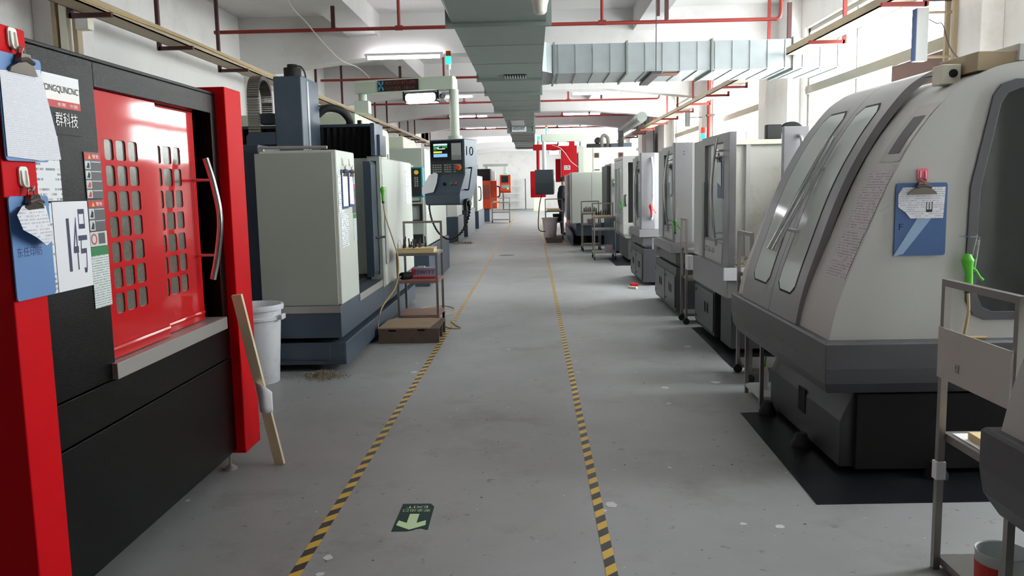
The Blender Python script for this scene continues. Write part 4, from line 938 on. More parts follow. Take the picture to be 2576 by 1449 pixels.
dd = MB().box(-1.8, -1.55, 35.9, 37.5, .56, 1.74).build('door', 'orange', t, bevel=.02)
MB().tube(spline([(-1.55, 36.0, 1.5), (-1.44, 36.0, 1.45), (-1.44, 36.0, 1.1), (-1.55, 36.0, 1.05)], 4), .03, 8).build('handle', 'blk', dd, smooth=True)
wb = MB()
for i in range(4):
    for j in range(5): wb.box(-2.28+i*.11, -2.2+i*.11, 35.79, 35.8, .98+j*.125, 1.07+j*.125)
wb.build('window_pane', 'dgrey', t)
MB().box(-3.2, -1.83, 36.0, 37.5, 1.751, 2.25).build('column', 'dark', t)
MB().box(-1.78, -1.62, 36.1, 36.3, 1.751, 2.15).build('side_panel', 'lgrey', t)
t = thing('control_pendant', (-1.4, 35.6, 1.2), 'small orange control box hung on an arm by the orange machine', 'control console')
MB().box(-2.1, -1.05, 35.62, 35.74, 2.34, 2.44).build('arm', 'creamd', t)
MB().box(-2.02, -1.9, 35.64, 36.1, 2.26, 2.34).build('post', 'creamd', t)
MB().box(-1.24, -1.12, 35.64, 35.74, 2.0, 2.34).build('column', 'lgrey', t)
cb = MB().prism([(35.6, 1.98), (35.6, 1.6), (35.5, 1.3), (35.55, 1.22), (35.85, 1.22), (35.85, 1.98)], 'x', -1.4, -.94).build('console', 'orange', t, bevel=.02)
MB().box(-1.33, -1.05, 35.585, 35.6, 1.66, 1.93).build('screen', 'scrd', cb)
MB().box(-1.34, -1.0, 35.54, 35.585, 1.36, 1.56).build('keypad', 'btn', cb)
MB().cyl((-1.07, 35.5, 1.4), (-1.07, 35.53, 1.4), .035).build('button', 'ledg', cb, smooth=True)
MB().cyl((-1.1, 35.65, 1.98), (-1.1, 35.65, 2.06), .05).build('signal_light', 'ledg', t, smooth=True)
cart((-1.35, 34.7, 0), 0, 'distant steel cart under the orange control box', w=.75, d=.6, zs=(.15, .45, .85), tall=1.0)
tag(MB().box(-1.66, -1.35, 34.55, 34.8, .852, .9).build('parts_tray', 'wood'), 'wooden tray of parts on the distant cart by the orange machine', 'tray')
t = thing('shelf_rack', (-1.05, 54.6, 0), 'grey steel shelf rack against the end wall', 'shelf')
for x in (-1.95, -.5):
    for y in (54.2, 54.9): MB().box(x-.03, x+.03, y-.03, y+.03, 0, 1.95).build('upright', 'dgrey', t)
for z in (.1, .6, 1.05, 1.5, 1.93): MB().box(-1.95, -.5, 54.2, 54.9, z-.04, z).build('shelf', 'lgrey', t)
# ------------------------------------------------------------------ right row
def loft(secs):
    # stacked rectangles (z, x0, x1, y0, y1)
    vs = []; fs = []
    for z, a, b, c, d in secs: vs += [(a, c, z), (b, c, z), (b, d, z), (a, d, z)]
    k = len(secs)
    for i in range(k-1):
        for j in range(4): fs.append((4*i+j, 4*i+(j+1) % 4, 4*i+4+(j+1) % 4, 4*i+4+j))
    fs += [(3, 2, 1, 0), (4*k-4, 4*k-3, 4*k-2, 4*k-1)]
    return MB().add(vs, fs)
BP = [(1.447, .71), (1.491, .90), (1.58, 1.135), (1.704, 1.44), (1.828, 1.684), (1.985, 1.885), (2.078, 1.957), (2.2, 2.015), (2.33, 2.04)]
DP = [(1.425, .715), (1.462, .90), (1.532, 1.12), (1.655, 1.46), (1.80, 1.735), (1.955, 1.945), (2.06, 2.03), (2.13, 2.065)]
BPs = [(p.x, p.y) for p in spline([(a, b, 0) for a, b in BP], 5)]
DPs = [(p.x, p.y) for p in spline([(a, b, 0) for a, b in DP], 6)]
def xat(P, z):
    for (a, b), (c, d) in zip(P, P[1:]):
        if b <= z <= d: return a+(c-a)*(z-b)/(d-b)
    return P[-1][0]
def patch(P, ya, yb, z0, z1, r, off, dy=0.0, n=26):
    # strip that hugs a curved front: rounded corners of radius r
    vs = []; fs = []
    for i in range(n+1):
        z = z0+(z1-z0)*i/n; e = min(z-z0, z1-z)
        q = r-math.sqrt(max(0, r*r-(r-min(r, e))**2)) if r else 0
        x = xat(P, z); g = Vector((xat(P, z+.01)-xat(P, z-.01), .02)).normalized()
        vs += [(x-g.y*off, ya+q, z+g.x*off), (x-g.y*off, yb-q, z+g.x*off)]
    fs = [(2*i, 2*i+1, 2*i+3, 2*i+2) for i in range(n)]
    return MB().add([(a, b+dy, c) for a, b, c in vs], fs)
def turning(dy, label, full=True):
    t = thing('cnc_lathe', (2.2, 5.0+dy, 0), label, 'lathe')
    y = lambda v: v+dy
    MB().prism([(1.55, .03), (1.55, .27), (1.62, .43), (3.0, .43), (3.0, .03)], 'y', y(4.2), y(5.45)).build('base', 'lathek', t, bevel=.006)
    loft([(.44, 1.45, 3.06, y(4.12), y(5.92)), (.50, 1.42, 3.1, y(4.06), y(5.97)), (.58, 1.41, 3.1, y(4.03), y(5.98)), (.70, 1.41, 3.1, y(4.03), y(5.98)), (.712, 1.42, 3.1, y(4.04), y(5.97))]).build('chip_tray', 'lathed', t, bevel=.004)
    MB().prism(BPs+[(3.05, 2.04), (3.05, .71)], 'y', y(4.1), y(5.93)).build('enclosure', 'lathel', t, smooth=True)
    for a, b, lab in ((4.56, 5.085, 'nearer door half'), (5.09, 5.74, 'farther door half')):
        inner = [(x_+.03, z_-.004) for x_, z_ in DPs]
        d = MB().prism(DPs+[(2.16, 2.03)]+[(p[0]+.035, p[1]-.025) for p in reversed(DPs)], 'y', y(a), y(b)).build('sliding_door', 'lathe', t, smooth=True, label=lab)
        pa, pb = (4.70, 5.0) if a < 5 else (5.2, 5.56)
        patch(DPs, y(pa)-.012, y(pb)+.012, .855, 1.915, .06, .0012).build('gasket', 'rub', d, smooth=True)
        patch(DPs, y(pa), y(pb), .867, 1.903, .055, .0024).build('window_pane', 'lpane', d, smooth=True)
        yy = y(4.955 if a < 5 else 5.045)
        h0, h1 = Vector((1.412, yy, 1.09)), Vector((1.752, yy, 1.74))
        hn = MB().tube([h0, h1], .016, 12)
        for k in (.2, .75):
            p = h0.lerp(h1, k); hn.cyl(p, (xat(DPs, p.z-.02)+.004, yy, p.z-.02), .011, n=10)
        hn.build('handle', 'chrome', d, smooth=True)
    for yv, x in ((4.62, 1.49), (5.3, 1.49)): MB().lathe([(.055, 0), (.055, .02), (.04, .05), (.03, .08)], (x, y(yv), .004), 18).build('levelling_foot', 'rub', t, smooth=True)
    MB().lathe([(.055, 0), (.055, .02), (.04, .05), (.03, .08)], (2.0, y(4.1), .004), 18).build('levelling_foot', 'rub', t, smooth=True)
    return t
t = turning(0, 'grey and cream lathe with curved twin doors, large at the right')
MB().box(1.545, 1.55, 4.74, 4.86, .16, .3).build('vent_opening', 'dark', t)
MB().box(1.62, 3.0, 4.16, 4.199, .03, .42).build('dark_recess', 'dark', t)  # near-black plate paints the shade of the base recess
MB().box(2.02, 2.11, 4.25, 4.36, 1.955, 2.05).build('roof_block', 'ivory', t, bevel=.004)
MB().cyl((2.07, 4.249, 2.005), (2.07, 4.24, 2.005), .02).build('roof_port', 'dark', t, smooth=True)
MB().box(2.12, 2.32, 4.12, 4.5, 2.0, 2.09).build('roof_cover', 'traym', t, bevel=.004)
MB().box(2.3, 3.05, 4.098, 4.5, 2.04, 2.12).build('roof_panel', 'lathel', t, bevel=.004)
EO = [(2.098, 1.45), (2.185, 1.88), (2.22, 1.93), (2.29, 1.955), (2.95, 1.955), (2.95, .80), (2.19, .805), (2.135, .83), (2.10, .90), (2.092, 1.15)]
cx_, cz_ = 2.55, 1.38
EI = [(cx_+(a-cx_)*.895, cz_+(b-cz_)*.93) for a, b in EO]
f = MB().sheet(EO, [EI], 'y', 4.085, 4.099).build('window_frame', 'lathed', t, bevel=.002)
MB().prism(EI, 'y', 4.094, 4.098).build('window_pane', 'epane', f)
MB().prism(EI, 'y', 4.0985, 4.0995).build('window_backing', mat('unlit_inside', (58, 60, 66), .6, var=.5, scale=7), f)  # dark plate stands for the unlit inside behind the pane
patch(BPs, 4.13, 4.40, 1.005, 1.235, 0, .002).build('notice', 'oldpaper', t, smooth=True)
patch(BPs, 4.12, 4.40, 1.245, 1.535, 0, .002).build('notice', 'oldpaper', t, smooth=True)
nl = patch(BPs, 4.12, 4.36, 1.58, 1.86, 0, .002).build('name_label', 'steel', t, smooth=True)
patch(BPs, 4.17, 4.3, 1.62, 1.8, 0, .0032).build('label_band', 'dgrey', nl, smooth=True)
hk = hook(t, 1.87, 4.098, 1.515, 1, 'pink', face='y', w=.05)
cb = clipboard('y', 1.868, 4.098, 1.125, 1.475, .245, 'blue clipboard under a pink hook on the cream lathe end', 'clipd', 'paper', curl=[(-.05, 1.305), (.105, 1.305), (.112, 1.455), (-.09, 1.455), (-.112, 1.42), (-.11, 1.36), (-.075, 1.335)])
tp = MB(); tp.quad((1.74, 4.0885, 1.12), (1.79, 4.0885, 1.135), (1.93, 4.0885, 1.32), (1.86, 4.0885, 1.32), .0006)
tp.build('tape_strip', mat('clear_tape', (150, 180, 214), .4), cb)
MB().text('F', (1.765, 4.0895, 1.25), UX, UZ, .03, .02).build('lettering', 'ink', cb)
MB().text('E', (1.92, 4.0858, 1.335), (0, 0, 1), (-1, 0, 0), .03, .05).build('lettering', 'ink', cb)
tg = air_gun((2.07, 4.02, 1.135), 'ggun', 'bright green air gun hung on the cream lathe end', 'y', rod=[(2.085, 4.02, 1.12), (2.10, 4.02, 1.2), (2.105, 4.02, 1.225)], k=1.1)
MB().tube(spline([(2.06, 4.098, 1.215), (2.085, 4.05, 1.215), (2.105, 4.01, 1.215), (2.11, 4.01, 1.20), (2.10, 4.02, 1.05)], 5), .004, 8).build('wire_hook', 'chrome', t, smooth=True)
tag(MB().tube(spline([(2.074, 4.02, .955), (2.08, 4.02, .85), (2.085, 4.06, .73), (2.1, 4.07, .722), (2.2, 4.07, .72)], 5), .007, 8).build('air_hose', 'hose', smooth=True), 'tan hose dropping from the bright green gun onto the lathe tray', 'hose')
turning(-3.36, 'nearest lathe at the right edge, only its tray corner showing')
tag(MB().prism([(1.294, 3.765), (3.2, 3.80), (3.2, 5.4), (1.325, 5.34)], 'z', 0, .004).build('floor_sheet', 'mat'), 'dark oily floor sheet under the large curved door lathe', 'mat')
tag(MB().prism([(1.588, 6.69), (2.9, 6.75), (2.9, 8.7), (1.62, 8.6)], 'z', 0, .004).build('floor_sheet', 'mat'), 'dark floor sheet under the lathe with the open end', 'mat')
tag(MB().prism([(1.50, 15.4), (2.9, 15.4), (2.9, 17.2), (1.50, 17.2)], 'z', 0, .004).build('floor_sheet', 'mat'), 'dark floor sheet under the distant white framed lathe', 'mat')

# steel stand with a white bottle under the tray, cart end behind the big lathe
t = thing('steel_stand', (1.7, 5.7, 0), 'low steel stand tucked below the far tray end of the big lathe', 'stand')
for x in (1.50, 1.83):
    for yv in (5.49, 5.88): MB().box(x-.012, x+.012, yv-.012, yv+.012, 0, .43).build('leg', 'cartsteel', t)
MB().box(1.49, 1.84, 5.48, 5.89, .05, .07).build('shelf', 'lgrey', t)
t = thing('oil_bottle', (1.575, 5.7, .07), 'small white bottle with a green spout on the low steel stand', 'bottle')
MB().lathe([(.028, 0), (.03, .01), (.03, .12), (.02, .15), (.012, .155)], (1.575, 5.7, .0705), 18).build('bottle_body', 'white', t, smooth=True)
MB().tube([(1.575, 5.7, .225), (1.58, 5.7, .26), (1.587, 5.7, .30)], .010, 10, .004).build('spout', 'ggun', t, smooth=True)
cart((1.83, 6.33, 0), math.radians(90), 'steel cart showing its rail between the big lathe and the open ended lathe', w=.4, d=.5)
# cart in front at the right edge
tc_ = cart((1.79, 2.875, 0), math.radians(90), 'steel cart with a pale panel on its rail, bottom right', w=.5, d=.55, zs=(.05, .54), casters=False)
pn = MB().box(1.506, 1.512, 2.64, 3.12, .757, .948).build('front_panel', mat('pale_panel', (198, 192, 186), .55), tc_, bevel=.002)
MB().text('绿', (1.5055, 2.985, .80), (0, -1, 0), UZ, .034).build('lettering', 'ink', pn)
MB().box(1.508, 1.545, 3.095, 3.131, .36, .43).build('tape_wrap', 'paperb', tc_, bevel=.002)
tag(MB().prism([(1.56, 2.82), (1.56, 3.09), (1.93, 3.09), (1.93, 2.82)], 'z', .5405, .543).build('paper_sheet', 'paperb'), 'white paper sheet on the shelf of the bottom right cart', 'paper')
t = thing('tool_block', (1.66, 2.83, .543), 'pale wooden tool block on the shelf of the bottom right cart', 'tool holder')
MB().box(1.58, 1.79, 2.74, 3.02, .5435, .57).build('block', 'wood', t, bevel=.003)
for x, yv in ((1.63, 2.8), (1.69, 2.92), (1.73, 2.84)): MB().cyl((x, yv, .57), (x+.01, yv, .65), .006, n=8).build('cutter', 'tool', t, smooth=True)
t = thing('paint_can', (1.62, 2.85, .05), 'open tin with a red and violet label on the bottom cart shelf', 'can')
MB().lathe([(.08, 0), (.082, .005), (.085, .14), (.088, .145), (.086, .15), (.081, .146), (.078, .02), (.01, .015)], (1.62, 2.83, .0505), 30).build('can_body', 'can', t, smooth=True)
lbl = MB()
for i in range(10):
    a0 = PI*(.7+.06*i); a1 = PI*(.7+.06*(i+1))
    lbl.quad(*[(1.62+.0858*math.cos(a)*(1-.03*(z < .1)), 2.83+.0858*math.sin(a)*(1-.03*(z < .1)), z) for a, z in ((a0, .07), (a1, .07), (a1, .16), (a0, .16))])
lbl.build('label', 'inkr', t)

# lathes with upright doors
def upright(yn, yf, label, opened=False, top=1.94, xt=1.55, xd=1.6, zt=.83, lab='UTGK-60', dy0=.12, dy1=1.12, endh=False, vents=True, endmat='brush'):
    t = thing('cnc_lathe', (2.2, (yn+yf)/2, 0), label, 'lathe')
    if opened:
        MB().box(1.68, 2.9, 7.78, 8.7, .05, .5).build('base_cabinet', 'lathek', t, bevel=.006)
        MB().box(1.70, 2.9, 7.2, 7.62, .05, .5).build('base_cabinet', 'lathek', t, bevel=.006)
        MB().box(1.9, 2.9, 7.62, 7.78, .05, .5).build('gap', 'dark', t)
        pans = ((7.8, 8.68, 1.679),)
    else:
        MB().box(xt+.03, 2.9, yn+.02, yf-.1, .05, .55).build('base_cabinet', 'lathek', t, bevel=.006)
        pans = ((yn+.06, yn+.75, xt+.029), (yn+.79, yf-.13, xt+.029))
    for a, b, x in pans:
        c = MB().box(x-.012, x, a, b, .09, .46).build('cabinet_door', 'lathed', t, bevel=.004)
        for yy in (a+.22, a+.34): MB().prism([(yy, .24), (yy+.05, .26), (yy+.05, .34), (yy, .32)], 'x', x-.016, x-.0121).build('vent_slot', 'dark', c)
        for z in (.14, .41): MB().cyl((x-.012, b-.08, z), (x-.02, b-.08, z), .012, n=10).build('latch', 'tool', c, smooth=True)
    if opened:
        loft([(.52, xt+.06, 2.95, yn+.05, yf-.5), (.56, xt, 2.95, yn, yf-.45), (.79, xt, 2.95, yn, yf-.45)]).build('chip_tray', 'lathe', t, bevel=.004)
        MB().box(xt-.03, xt+.2, yn-.02, yn+.01, .705, .808).build('tray_lip', 'white', t, bevel=.003)
    else:
        loft([(.56, xt+.06, 2.95, yn+.03, yf-.2), (.6, xt+.02, 2.95, yn, yf-.15), (zt-.11, xt+.02, 2.95, yn, yf-.15)]).build('chip_tray', 'lathed', t, bevel=.004)
        loft([(zt-.11, xt-.03, 2.95, yn-.03, yf-.4), (zt, xt-.03, 2.95, yn-.03, yf-.4)]).build('tray_lip', 'lathe', t, bevel=.004)
    MB().box(xt-.04, xt+.02, yf-.4, yf-.25, zt-.17, zt-.03).build('corner_cover', 'white', t, bevel=.004)
    z0 = zt-.025 if opened else zt+.001
    a, b = yn+dy0, yn+dy1
    # aisle door with window
    d = MB().sheet([(a, z0), (b, z0), (b, top-.03), (a, top-.03)], [[(a+.22, .99), (b-.12, .99), (b-.12, 1.83), (a+.22, 1.83)]], 'x', xd, xd+.06).build('sliding_door', 'brush', t, bevel=.004)
    MB().box(xd+.03, xd+.034, a+.21, b-.11, .98, 1.84).build('window_pane', 'lpane', d)
    MB().box(xd+.035, xd+.04, a+.2, b-.1, .97, 1.85).build('window_backing', 'brushl', d)
    pl = MB().box(xd-.003, xd-.0002, a+.22, b-.10, z0+.02, .97).build('label_panel', 'lathel', d)
    if lab: MB().text(lab, (xd-.0035, b-.14, z0+.085), (0, -1, 0), UZ, .05, .44).build('lettering', 'ink', pl)
    MB().box(xd-.012, xd-.0002, b-.15, b-.06, z0+.02, 1.5).build('guide_strip', 'lathe', d, bevel=.003)
    ym = a+.2
    hp = spline([(xd-.05, ym+.03, 1.87), (xd-.085, ym, 1.65), (xd-.10, ym, 1.42), (xd-.085, ym, 1.18), (xd-.05, ym+.03, .96)], 6)
    MB().tube(hp, .012, 10).build('handle', 'chrome', d, smooth=True)
    for z in (1.76, 1.71, 1.07, 1.02): MB().cyl((xd-.066, ym+.015, z), (xd, ym+.015, z), .009, n=8).build('handle_mount', 'chrome', d, smooth=True)
    # fixed panel beyond the door
    MB().box(xd+.02, xd+.06, b, yf-.15, z0, top-.04).build('side_panel', 'lathel', t, bevel=.004)
    if not opened:
        MB().box(xd+.061, 2.9, yn+.08, yf-.15, z0, top).build('enclosure', 'lathel', t, bevel=.01)
        e = MB().box(xd-.03, xd+.17, yn+.02, yn+.08, z0, top).build('end_panel', endmat, t, bevel=.006)
        MB().box(xd+.172, xd+.30, yn+.04, yn+.08, z0, top-.01).build('end_panel', 'brushl', t, bevel=.006)
        MB().box(xd-.045, xd-.005, yn+.03, yn+.09, z0, top).build('corner_post', 'brush', t, bevel=.004)
        if endh:
            xx = xd+.12
            MB().tube(spline([(xx, yn+.01, 1.87), (xx+.01, yn-.05, 1.7), (xx+.01, yn-.06, 1.4), (xx+.01, yn-.05, 1.1), (xx, yn+.01, .98)], 6), .018, 10).build('handle', 'white', e, smooth=True)
        else:
            for z in (1.84, 1.81): MB().cyl((xd+.07, yn+.02, z), (xd+.07, yn+.016, z), .006, n=8).build('bolt', 'dark', e)
    return t
t = upright(6.75, 8.65, 'grey lathe with an open end, its cream inside showing', opened=True, top=1.935, xt=1.555, dy0=.17, dy1=1.26, zt=.81)
m = MB().box(1.66, 2.75, 7.98, 8.0, .79, 1.86).build('inner_panel', mat('used_cream_panel', (204, 202, 194), .5, dirt=(150, 140, 120), dirtamt=.5, dscale=3), t)
MB().box(1.995, 2.035, 7.94, 7.98, .79, 1.84).build('inner_post', 'lathel', t)
MB().box(1.66, 2.75, 7.93, 8.02, 1.84, 1.885).build('top_bar', 'ivory', t, bevel=.003)
MB().box(2.76, 2.9, 6.8, 8.4, .79, 1.9).build('back_panel', 'lathel', t)
MB().box(1.66, 2.75, 6.84, 7.94, .791, .80).build('inner_floor', 'creamd', t)
e = MB().box(1.945, 2.14, 6.6, 6.66, .80, 1.915).build('end_door', 'brush', t, bevel=.004)
MB().tube(spline([(2.06, 6.6, 1.84), (2.065, 6.54, 1.8), (2.065, 6.53, 1.5), (2.065, 6.54, 1.2), (2.06, 6.6, 1.14)], 5), .015, 10).build('handle', 'chrome', e, smooth=True)
MB().box(2.15, 2.9, 6.63, 6.66, .80, 1.9).build('end_panel', 'brushl', t)
ch = MB(); random.seed(9)
for i in range(160):
    x, yv = random.uniform(1.68, 2.1), random.uniform(6.85, 7.6); a = random.random()*6; l = random.uniform(.02, .05)
    ch.bar((x, yv, .801), (x+l*math.cos(a), yv+l*math.sin(a), .801+random.uniform(.005, .03)), .006)
tag(ch.build('metal_chips', 'chips'), 'curly chips lying inside the open ended lathe', 'debris', kind='stuff')
t2 = thing('coolant_fan', (1.99, 8.2, 1.936), 'black motor with a thick hose on top of the open ended lathe', 'motor')
MB().box(2.18, 2.32, 7.94, 8.02, 1.886, 2.02).build('case', 'blk', t2, bevel=.008)
MB().tube(spline([(2.32, 7.98, 1.96), (2.38, 7.98, 2.01), (2.46, 7.98, 2.01), (2.52, 7.98, 1.95), (2.53, 7.98, 1.89)], 5), .03, 10).build('hose', 'rub', t2, smooth=True)
clipboard('x', 1.598, 7.22, 1.36, 1.72, .17, 'clipboard with white pages on the door marked with letters', 'clipd', 'paperb', s=-1, curl=[(-.075, 1.46), (.09, 1.5), (.08, 1.69), (-.06, 1.69)])
t = upright(9.35, 11.05, 'closed dark grey lathe with two bolts on its end panel', lab='UTGK-46', xt=1.56, dy0=.1, dy1=1.1)
tw = MB().cyl((1.99, 9.9, 1.94), (1.99, 9.9, 2.0), .03).build('signal_tower', 'white', t, smooth=True)
MB().cyl((1.99, 9.9, 2.0), (1.99, 9.9, 2.06), .03).build('green_light', 'ledg', tw, smooth=True)
MB().cyl((1.99, 9.9, 2.06), (1.99, 9.9, 2.13), .03).build('red_light', 'ledr', tw, smooth=True)
clipboard('x', 1.598, 9.72, 1.34, 1.7, .17, 'blue clipboard with white pages on the closed dark grey lathe', 'clipd', 'paperb', s=-1, curl=[(-.06, 1.37), (.08, 1.37), (.07, 1.67), (-.05, 1.67)])
t = upright(12.25, 13.85, 'pale grey lathe with a bright upright bar on its end', lab=None, xt=1.565, dy0=.1, dy1=1.0, endh=True, endmat='brush')
clipboard('x', 1.598, 12.6, 1.36, 1.7, .16, 'blue clipboard on the pale grey lathe door', 'clipd', 'paper', s=-1)
air_gun((1.70, 12.16, 1.20), 'rgun', 'red air gun hung beside the bright bar of the pale lathe', 'y', k=1.1)
# carts and guns of the right row
cart((1.84, 8.95, 0), math.radians(90), 'steel cart standing between the open ended lathe and the dark grey lathe', w=.3, d=.5)
air_gun((1.48, 8.8, 1.12), 'ggd', 'dull green air gun hung on the cart by the dark grey lathe', 'y', k=.9)
air_gun((1.665, 15.9, 1.18), 'ggd', 'dull green air gun hung by the white framed distant lathe', 'y')
tag(MB().box(1.40, 1.50, 12.1, 12.25, 0, .05).build('tool_box', 'redm', bevel=.008), 'small dark red box on the floor by the pale grey lathe foot', 'box')
tag(MB().cyl((1.36, 12.0, .02), (1.46, 11.9, .02), .018).build('grease_tube', 'ivory', smooth=True), 'small pale tube on the floor beside the dark red box', 'tube')

# white framed lathe, narrow grey machine
t = thing('cnc_lathe', (2.2, 16.8, 0), 'white framed lathe with a dark open front, farther along the right row', 'lathe')
MB().box(1.80, 2.9, 16.05, 17.7, .05, .45).build('base_cabinet', 'lathed', t, bevel=.008)
loft([(.46, 1.76, 2.95, 16.0, 17.8), (.55, 1.70, 2.95, 15.95, 17.8), (.72, 1.70, 2.95, 15.95, 17.8)]).build('chip_tray', 'lathel', t, bevel=.006)
MB().sheet([(1.70, .73), (2.9, .73), (2.9, 2.02), (1.70, 2.02)], [[(1.80, .76), (1.92, .76), (1.92, 1.9), (1.80, 1.9)]], 'y', 15.98, 16.03).build('front_frame', 'lathel', t, bevel=.006)
MB().box(1.745, 2.9, 16.6, 17.7, .73, 1.95).build('enclosure', 'dark', t)
MB().box(1.70, 2.9, 16.03, 17.7, 1.96, 2.02).build('roof', 'brushl', t, bevel=.006)
d = MB().sheet([(16.05, .73), (17.6, .73), (17.6, 1.95), (16.05, 1.95)], [[(16.3, .9), (16.8, .9), (16.8, 1.8), (16.3, 1.8)], [(16.95, .9), (17.45, .9), (17.45, 1.8), (16.95, 1.8)]], 'x', 1.70, 1.74).build('sliding_door', 'brushl', t)
MB().box(1.715, 1.72, 16.28, 17.47, .88, 1.82).build('window_pane', 'lpane', d)
MB().tube(spline([(1.76, 15.98, 1.28), (1.74, 15.94, 1.27), (1.74, 15.94, 1.1), (1.76, 15.98, 1.09)], 3), .014, 8).build('handle', 'blk', d, smooth=True)
t = thing('milling_machine', (2.2, 18.9, 0), 'narrow pale machine with a slanted handle behind the white framed lathe', 'machine')
MB().box(1.66, 2.9, 18.2, 19.8, .05, .8).build('base', 'blued', t, bevel=.01)
MB().box(1.68, 2.9, 18.25, 19.8, .801, 1.95).build('cabinet', 'lathel', t, bevel=.02)
MB().box(1.60, 1.67, 18.3, 19.6, .85, 1.9).build('door', 'dgrey', t, bevel=.01)
MB().tube([(1.74, 18.2, 1.55), (1.88, 18.2, 1.32)], .02, 8).build('handle', 'white', t, smooth=True)
MB().prism([(1.73, 1.5), (1.80, 1.42), (1.80, 1.52), (1.74, 1.62)], 'y', 18.235, 18.249).build('side_window', 'ggd', t)

# ------------------------------------------------------------------ second gantry machine and its pendant, far right
t = thing('machining_center', (2.0, 22.8, 0), 'cream gantry machine with a slate foot and fan cabinet, far right', 'machine')
MB().prism([(20.65, .02), (20.65, .3), (20.9, .32), (24.9, .4), (24.9, .02)], 'x', .94, .97).build('lower_skirt', 'blue', t)
MB().box(1.05, 3.4, 20.7, 24.9, .24, .56).build('base', 'blue', t, bevel=.01)
for x in (1.2, 2.4): MB().box(x, x+.1, 20.8, 20.9, 0, .24).build('foot', 'blk', t)
MB().box(1.0, 3.3, 20.95, 24.8, .05, .24).build('gap', 'dark', t)
for a, b in ((.95, 1.425), (1.43, 2.4)): MB().box(a, b, 20.6, 21.4, .561, 1.80).build('front_panel', 'pale', t, bevel=.008)
MB().box(.92, .95, 20.62, 21.3, .57, 1.80).build('side_strip', 'steel', t)
MB().box(.93, 1.3, 22.6, 24.8, .561, 1.78).build('front_panel', 'cream', t, bevel=.01)
MB().box(.90, .93, 21.4, 22.6, .6, 1.75).build('sliding_door', 'dgrey', t)
MB().box(1.0, 3.2, 21.4, 22.6, .561, 1.2).build('table', 'dark', t)
fc = MB().box(1.36, 2.75, 22.5, 23.3, 1.79, 2.47).build('fan_cabinet', 'ivory', t, bevel=.01)
for x in (1.64, 2.28):
    q = MB().box(x, x+.13, 22.485, 22.5, 2.2, 2.33).build('fan_grille', 'rust', fc, bevel=.004)
    MB().cyl((x+.065, 22.485, 2.265), (x+.065, 22.478, 2.265), .045).build('fan', 'tool', q, smooth=True)
MB().box(1.64, 1.78, 22.49, 22.5, 1.865, 1.9).build('plate', 'dgrey', fc)
MB().box(1.6, 1.61, 22.495, 22.5, 1.8, 2.46).build('seam', 'dgrey', fc)
MB().box(1.25, 1.36, 22.7, 23.2, 1.79, 2.1).build('column_cover', 'blued', t)
hd = MB().box(2.15, 2.75, 23.4, 24.2, 2.0, 2.62).build('spindle_head', 'blued', t, bevel=.02)
MB().box(2.38, 2.52, 23.38, 23.6, 2.47, 2.95).cyl((2.45, 23.37, 2.75), (2.45, 23.4, 2.75), .05).build('motor', 'blk', hd, bevel=.01)
MB().tube(spline([(1.95, 23.6, 2.47), (1.93, 23.6, 2.75), (2.0, 23.6, 2.85), (2.1, 23.6, 2.75), (2.1, 23.6, 2.47)], 5), .05, 10).build('cable_chain', bpy.data.materials['chain_grey'], t, smooth=True)
t = thing('control_pendant', (1.25, 22.2, 1.8), 'dark grey console on a pale arm, seen from behind', 'control console')
MB().box(1.2, 1.34, 22.1, 22.24, 1.805, 2.5).cyl((1.27, 22.17, 2.5), (1.27, 22.17, 2.62), .05).build('post', AR, t, bevel=.006)
F6 = Matrix.Translation((.75, 21.9, 0)) @ Matrix.Rotation(math.radians(8), 4, 'Z')
a_ = MB(F6).box(-.52, .58, -.08, .08, 2.62, 2.80).build('arm', AR, t, bevel=.01)
MB(F6).box(.58, .59, -.07, .07, 2.63, 2.79).build('end_cap', 'white', a_, bevel=.004)
MB().cyl((.30, 21.8, 1.9), (.30, 21.8, 2.62), .05).build('column', 'white', t, smooth=True)
FB = frame_at((.30, 21.7, 0), math.radians(-6))
MB(FB).prism([(-.15, 1.9), (-.15, 1.55), (-.12, 1.26), (.2, 1.3), (.25, 1.45), (.1, 1.6), (.1, 1.9)], 'x', -.235, .235).build('console', mat('console_back_grey', (62, 72, 80), .5), t, bevel=.01)
MB(FB).box(.24, .25, -.1, .1, 1.3, 1.75).build('paper_sheet', 'paperb', t)
lp = MB(F6).box(-.1, .2, -.06, .06, 2.52, 2.60).build('work_lamp', 'blk', t, bevel=.01)
MB(F6).box(-.08, .18, -.07, -.061, 2.53, 2.59).box(-.08, .18, -.05, .05, 2.512, 2.519).build('lens', 'lampw', lp)
tw = MB().cyl((.37, 21.85, 2.79), (.37, 21.85, 2.9), .025).build('signal_tower', 'white', t, smooth=True)
MB().cyl((.37, 21.85, 2.9), (.37, 21.85, 2.98), .028).build('green_light', 'ledg', tw, smooth=True)
MB().cyl((.37, 21.85, 2.98), (.37, 21.85, 3.03), .028).build('red_light', 'ledr', tw, smooth=True)
MB().tube(spline([(.5, 21.7, 2.52), (.7, 21.7, 2.45), (.85, 21.8, 2.3), (1.0, 22.0, 2.1), (1.21, 22.15, 1.95)], 5), .008, 6).build('lamp_cable', 'wirew', t, smooth=True)
MB().tube(spline([(.22, 21.7, 1.27), (.16, 21.7, 1.0), (.12, 21.7, .6), (.14, 21.75, .35), (.3, 21.9, .3)], 5), .012, 6).build('cable', 'blk', t, smooth=True)
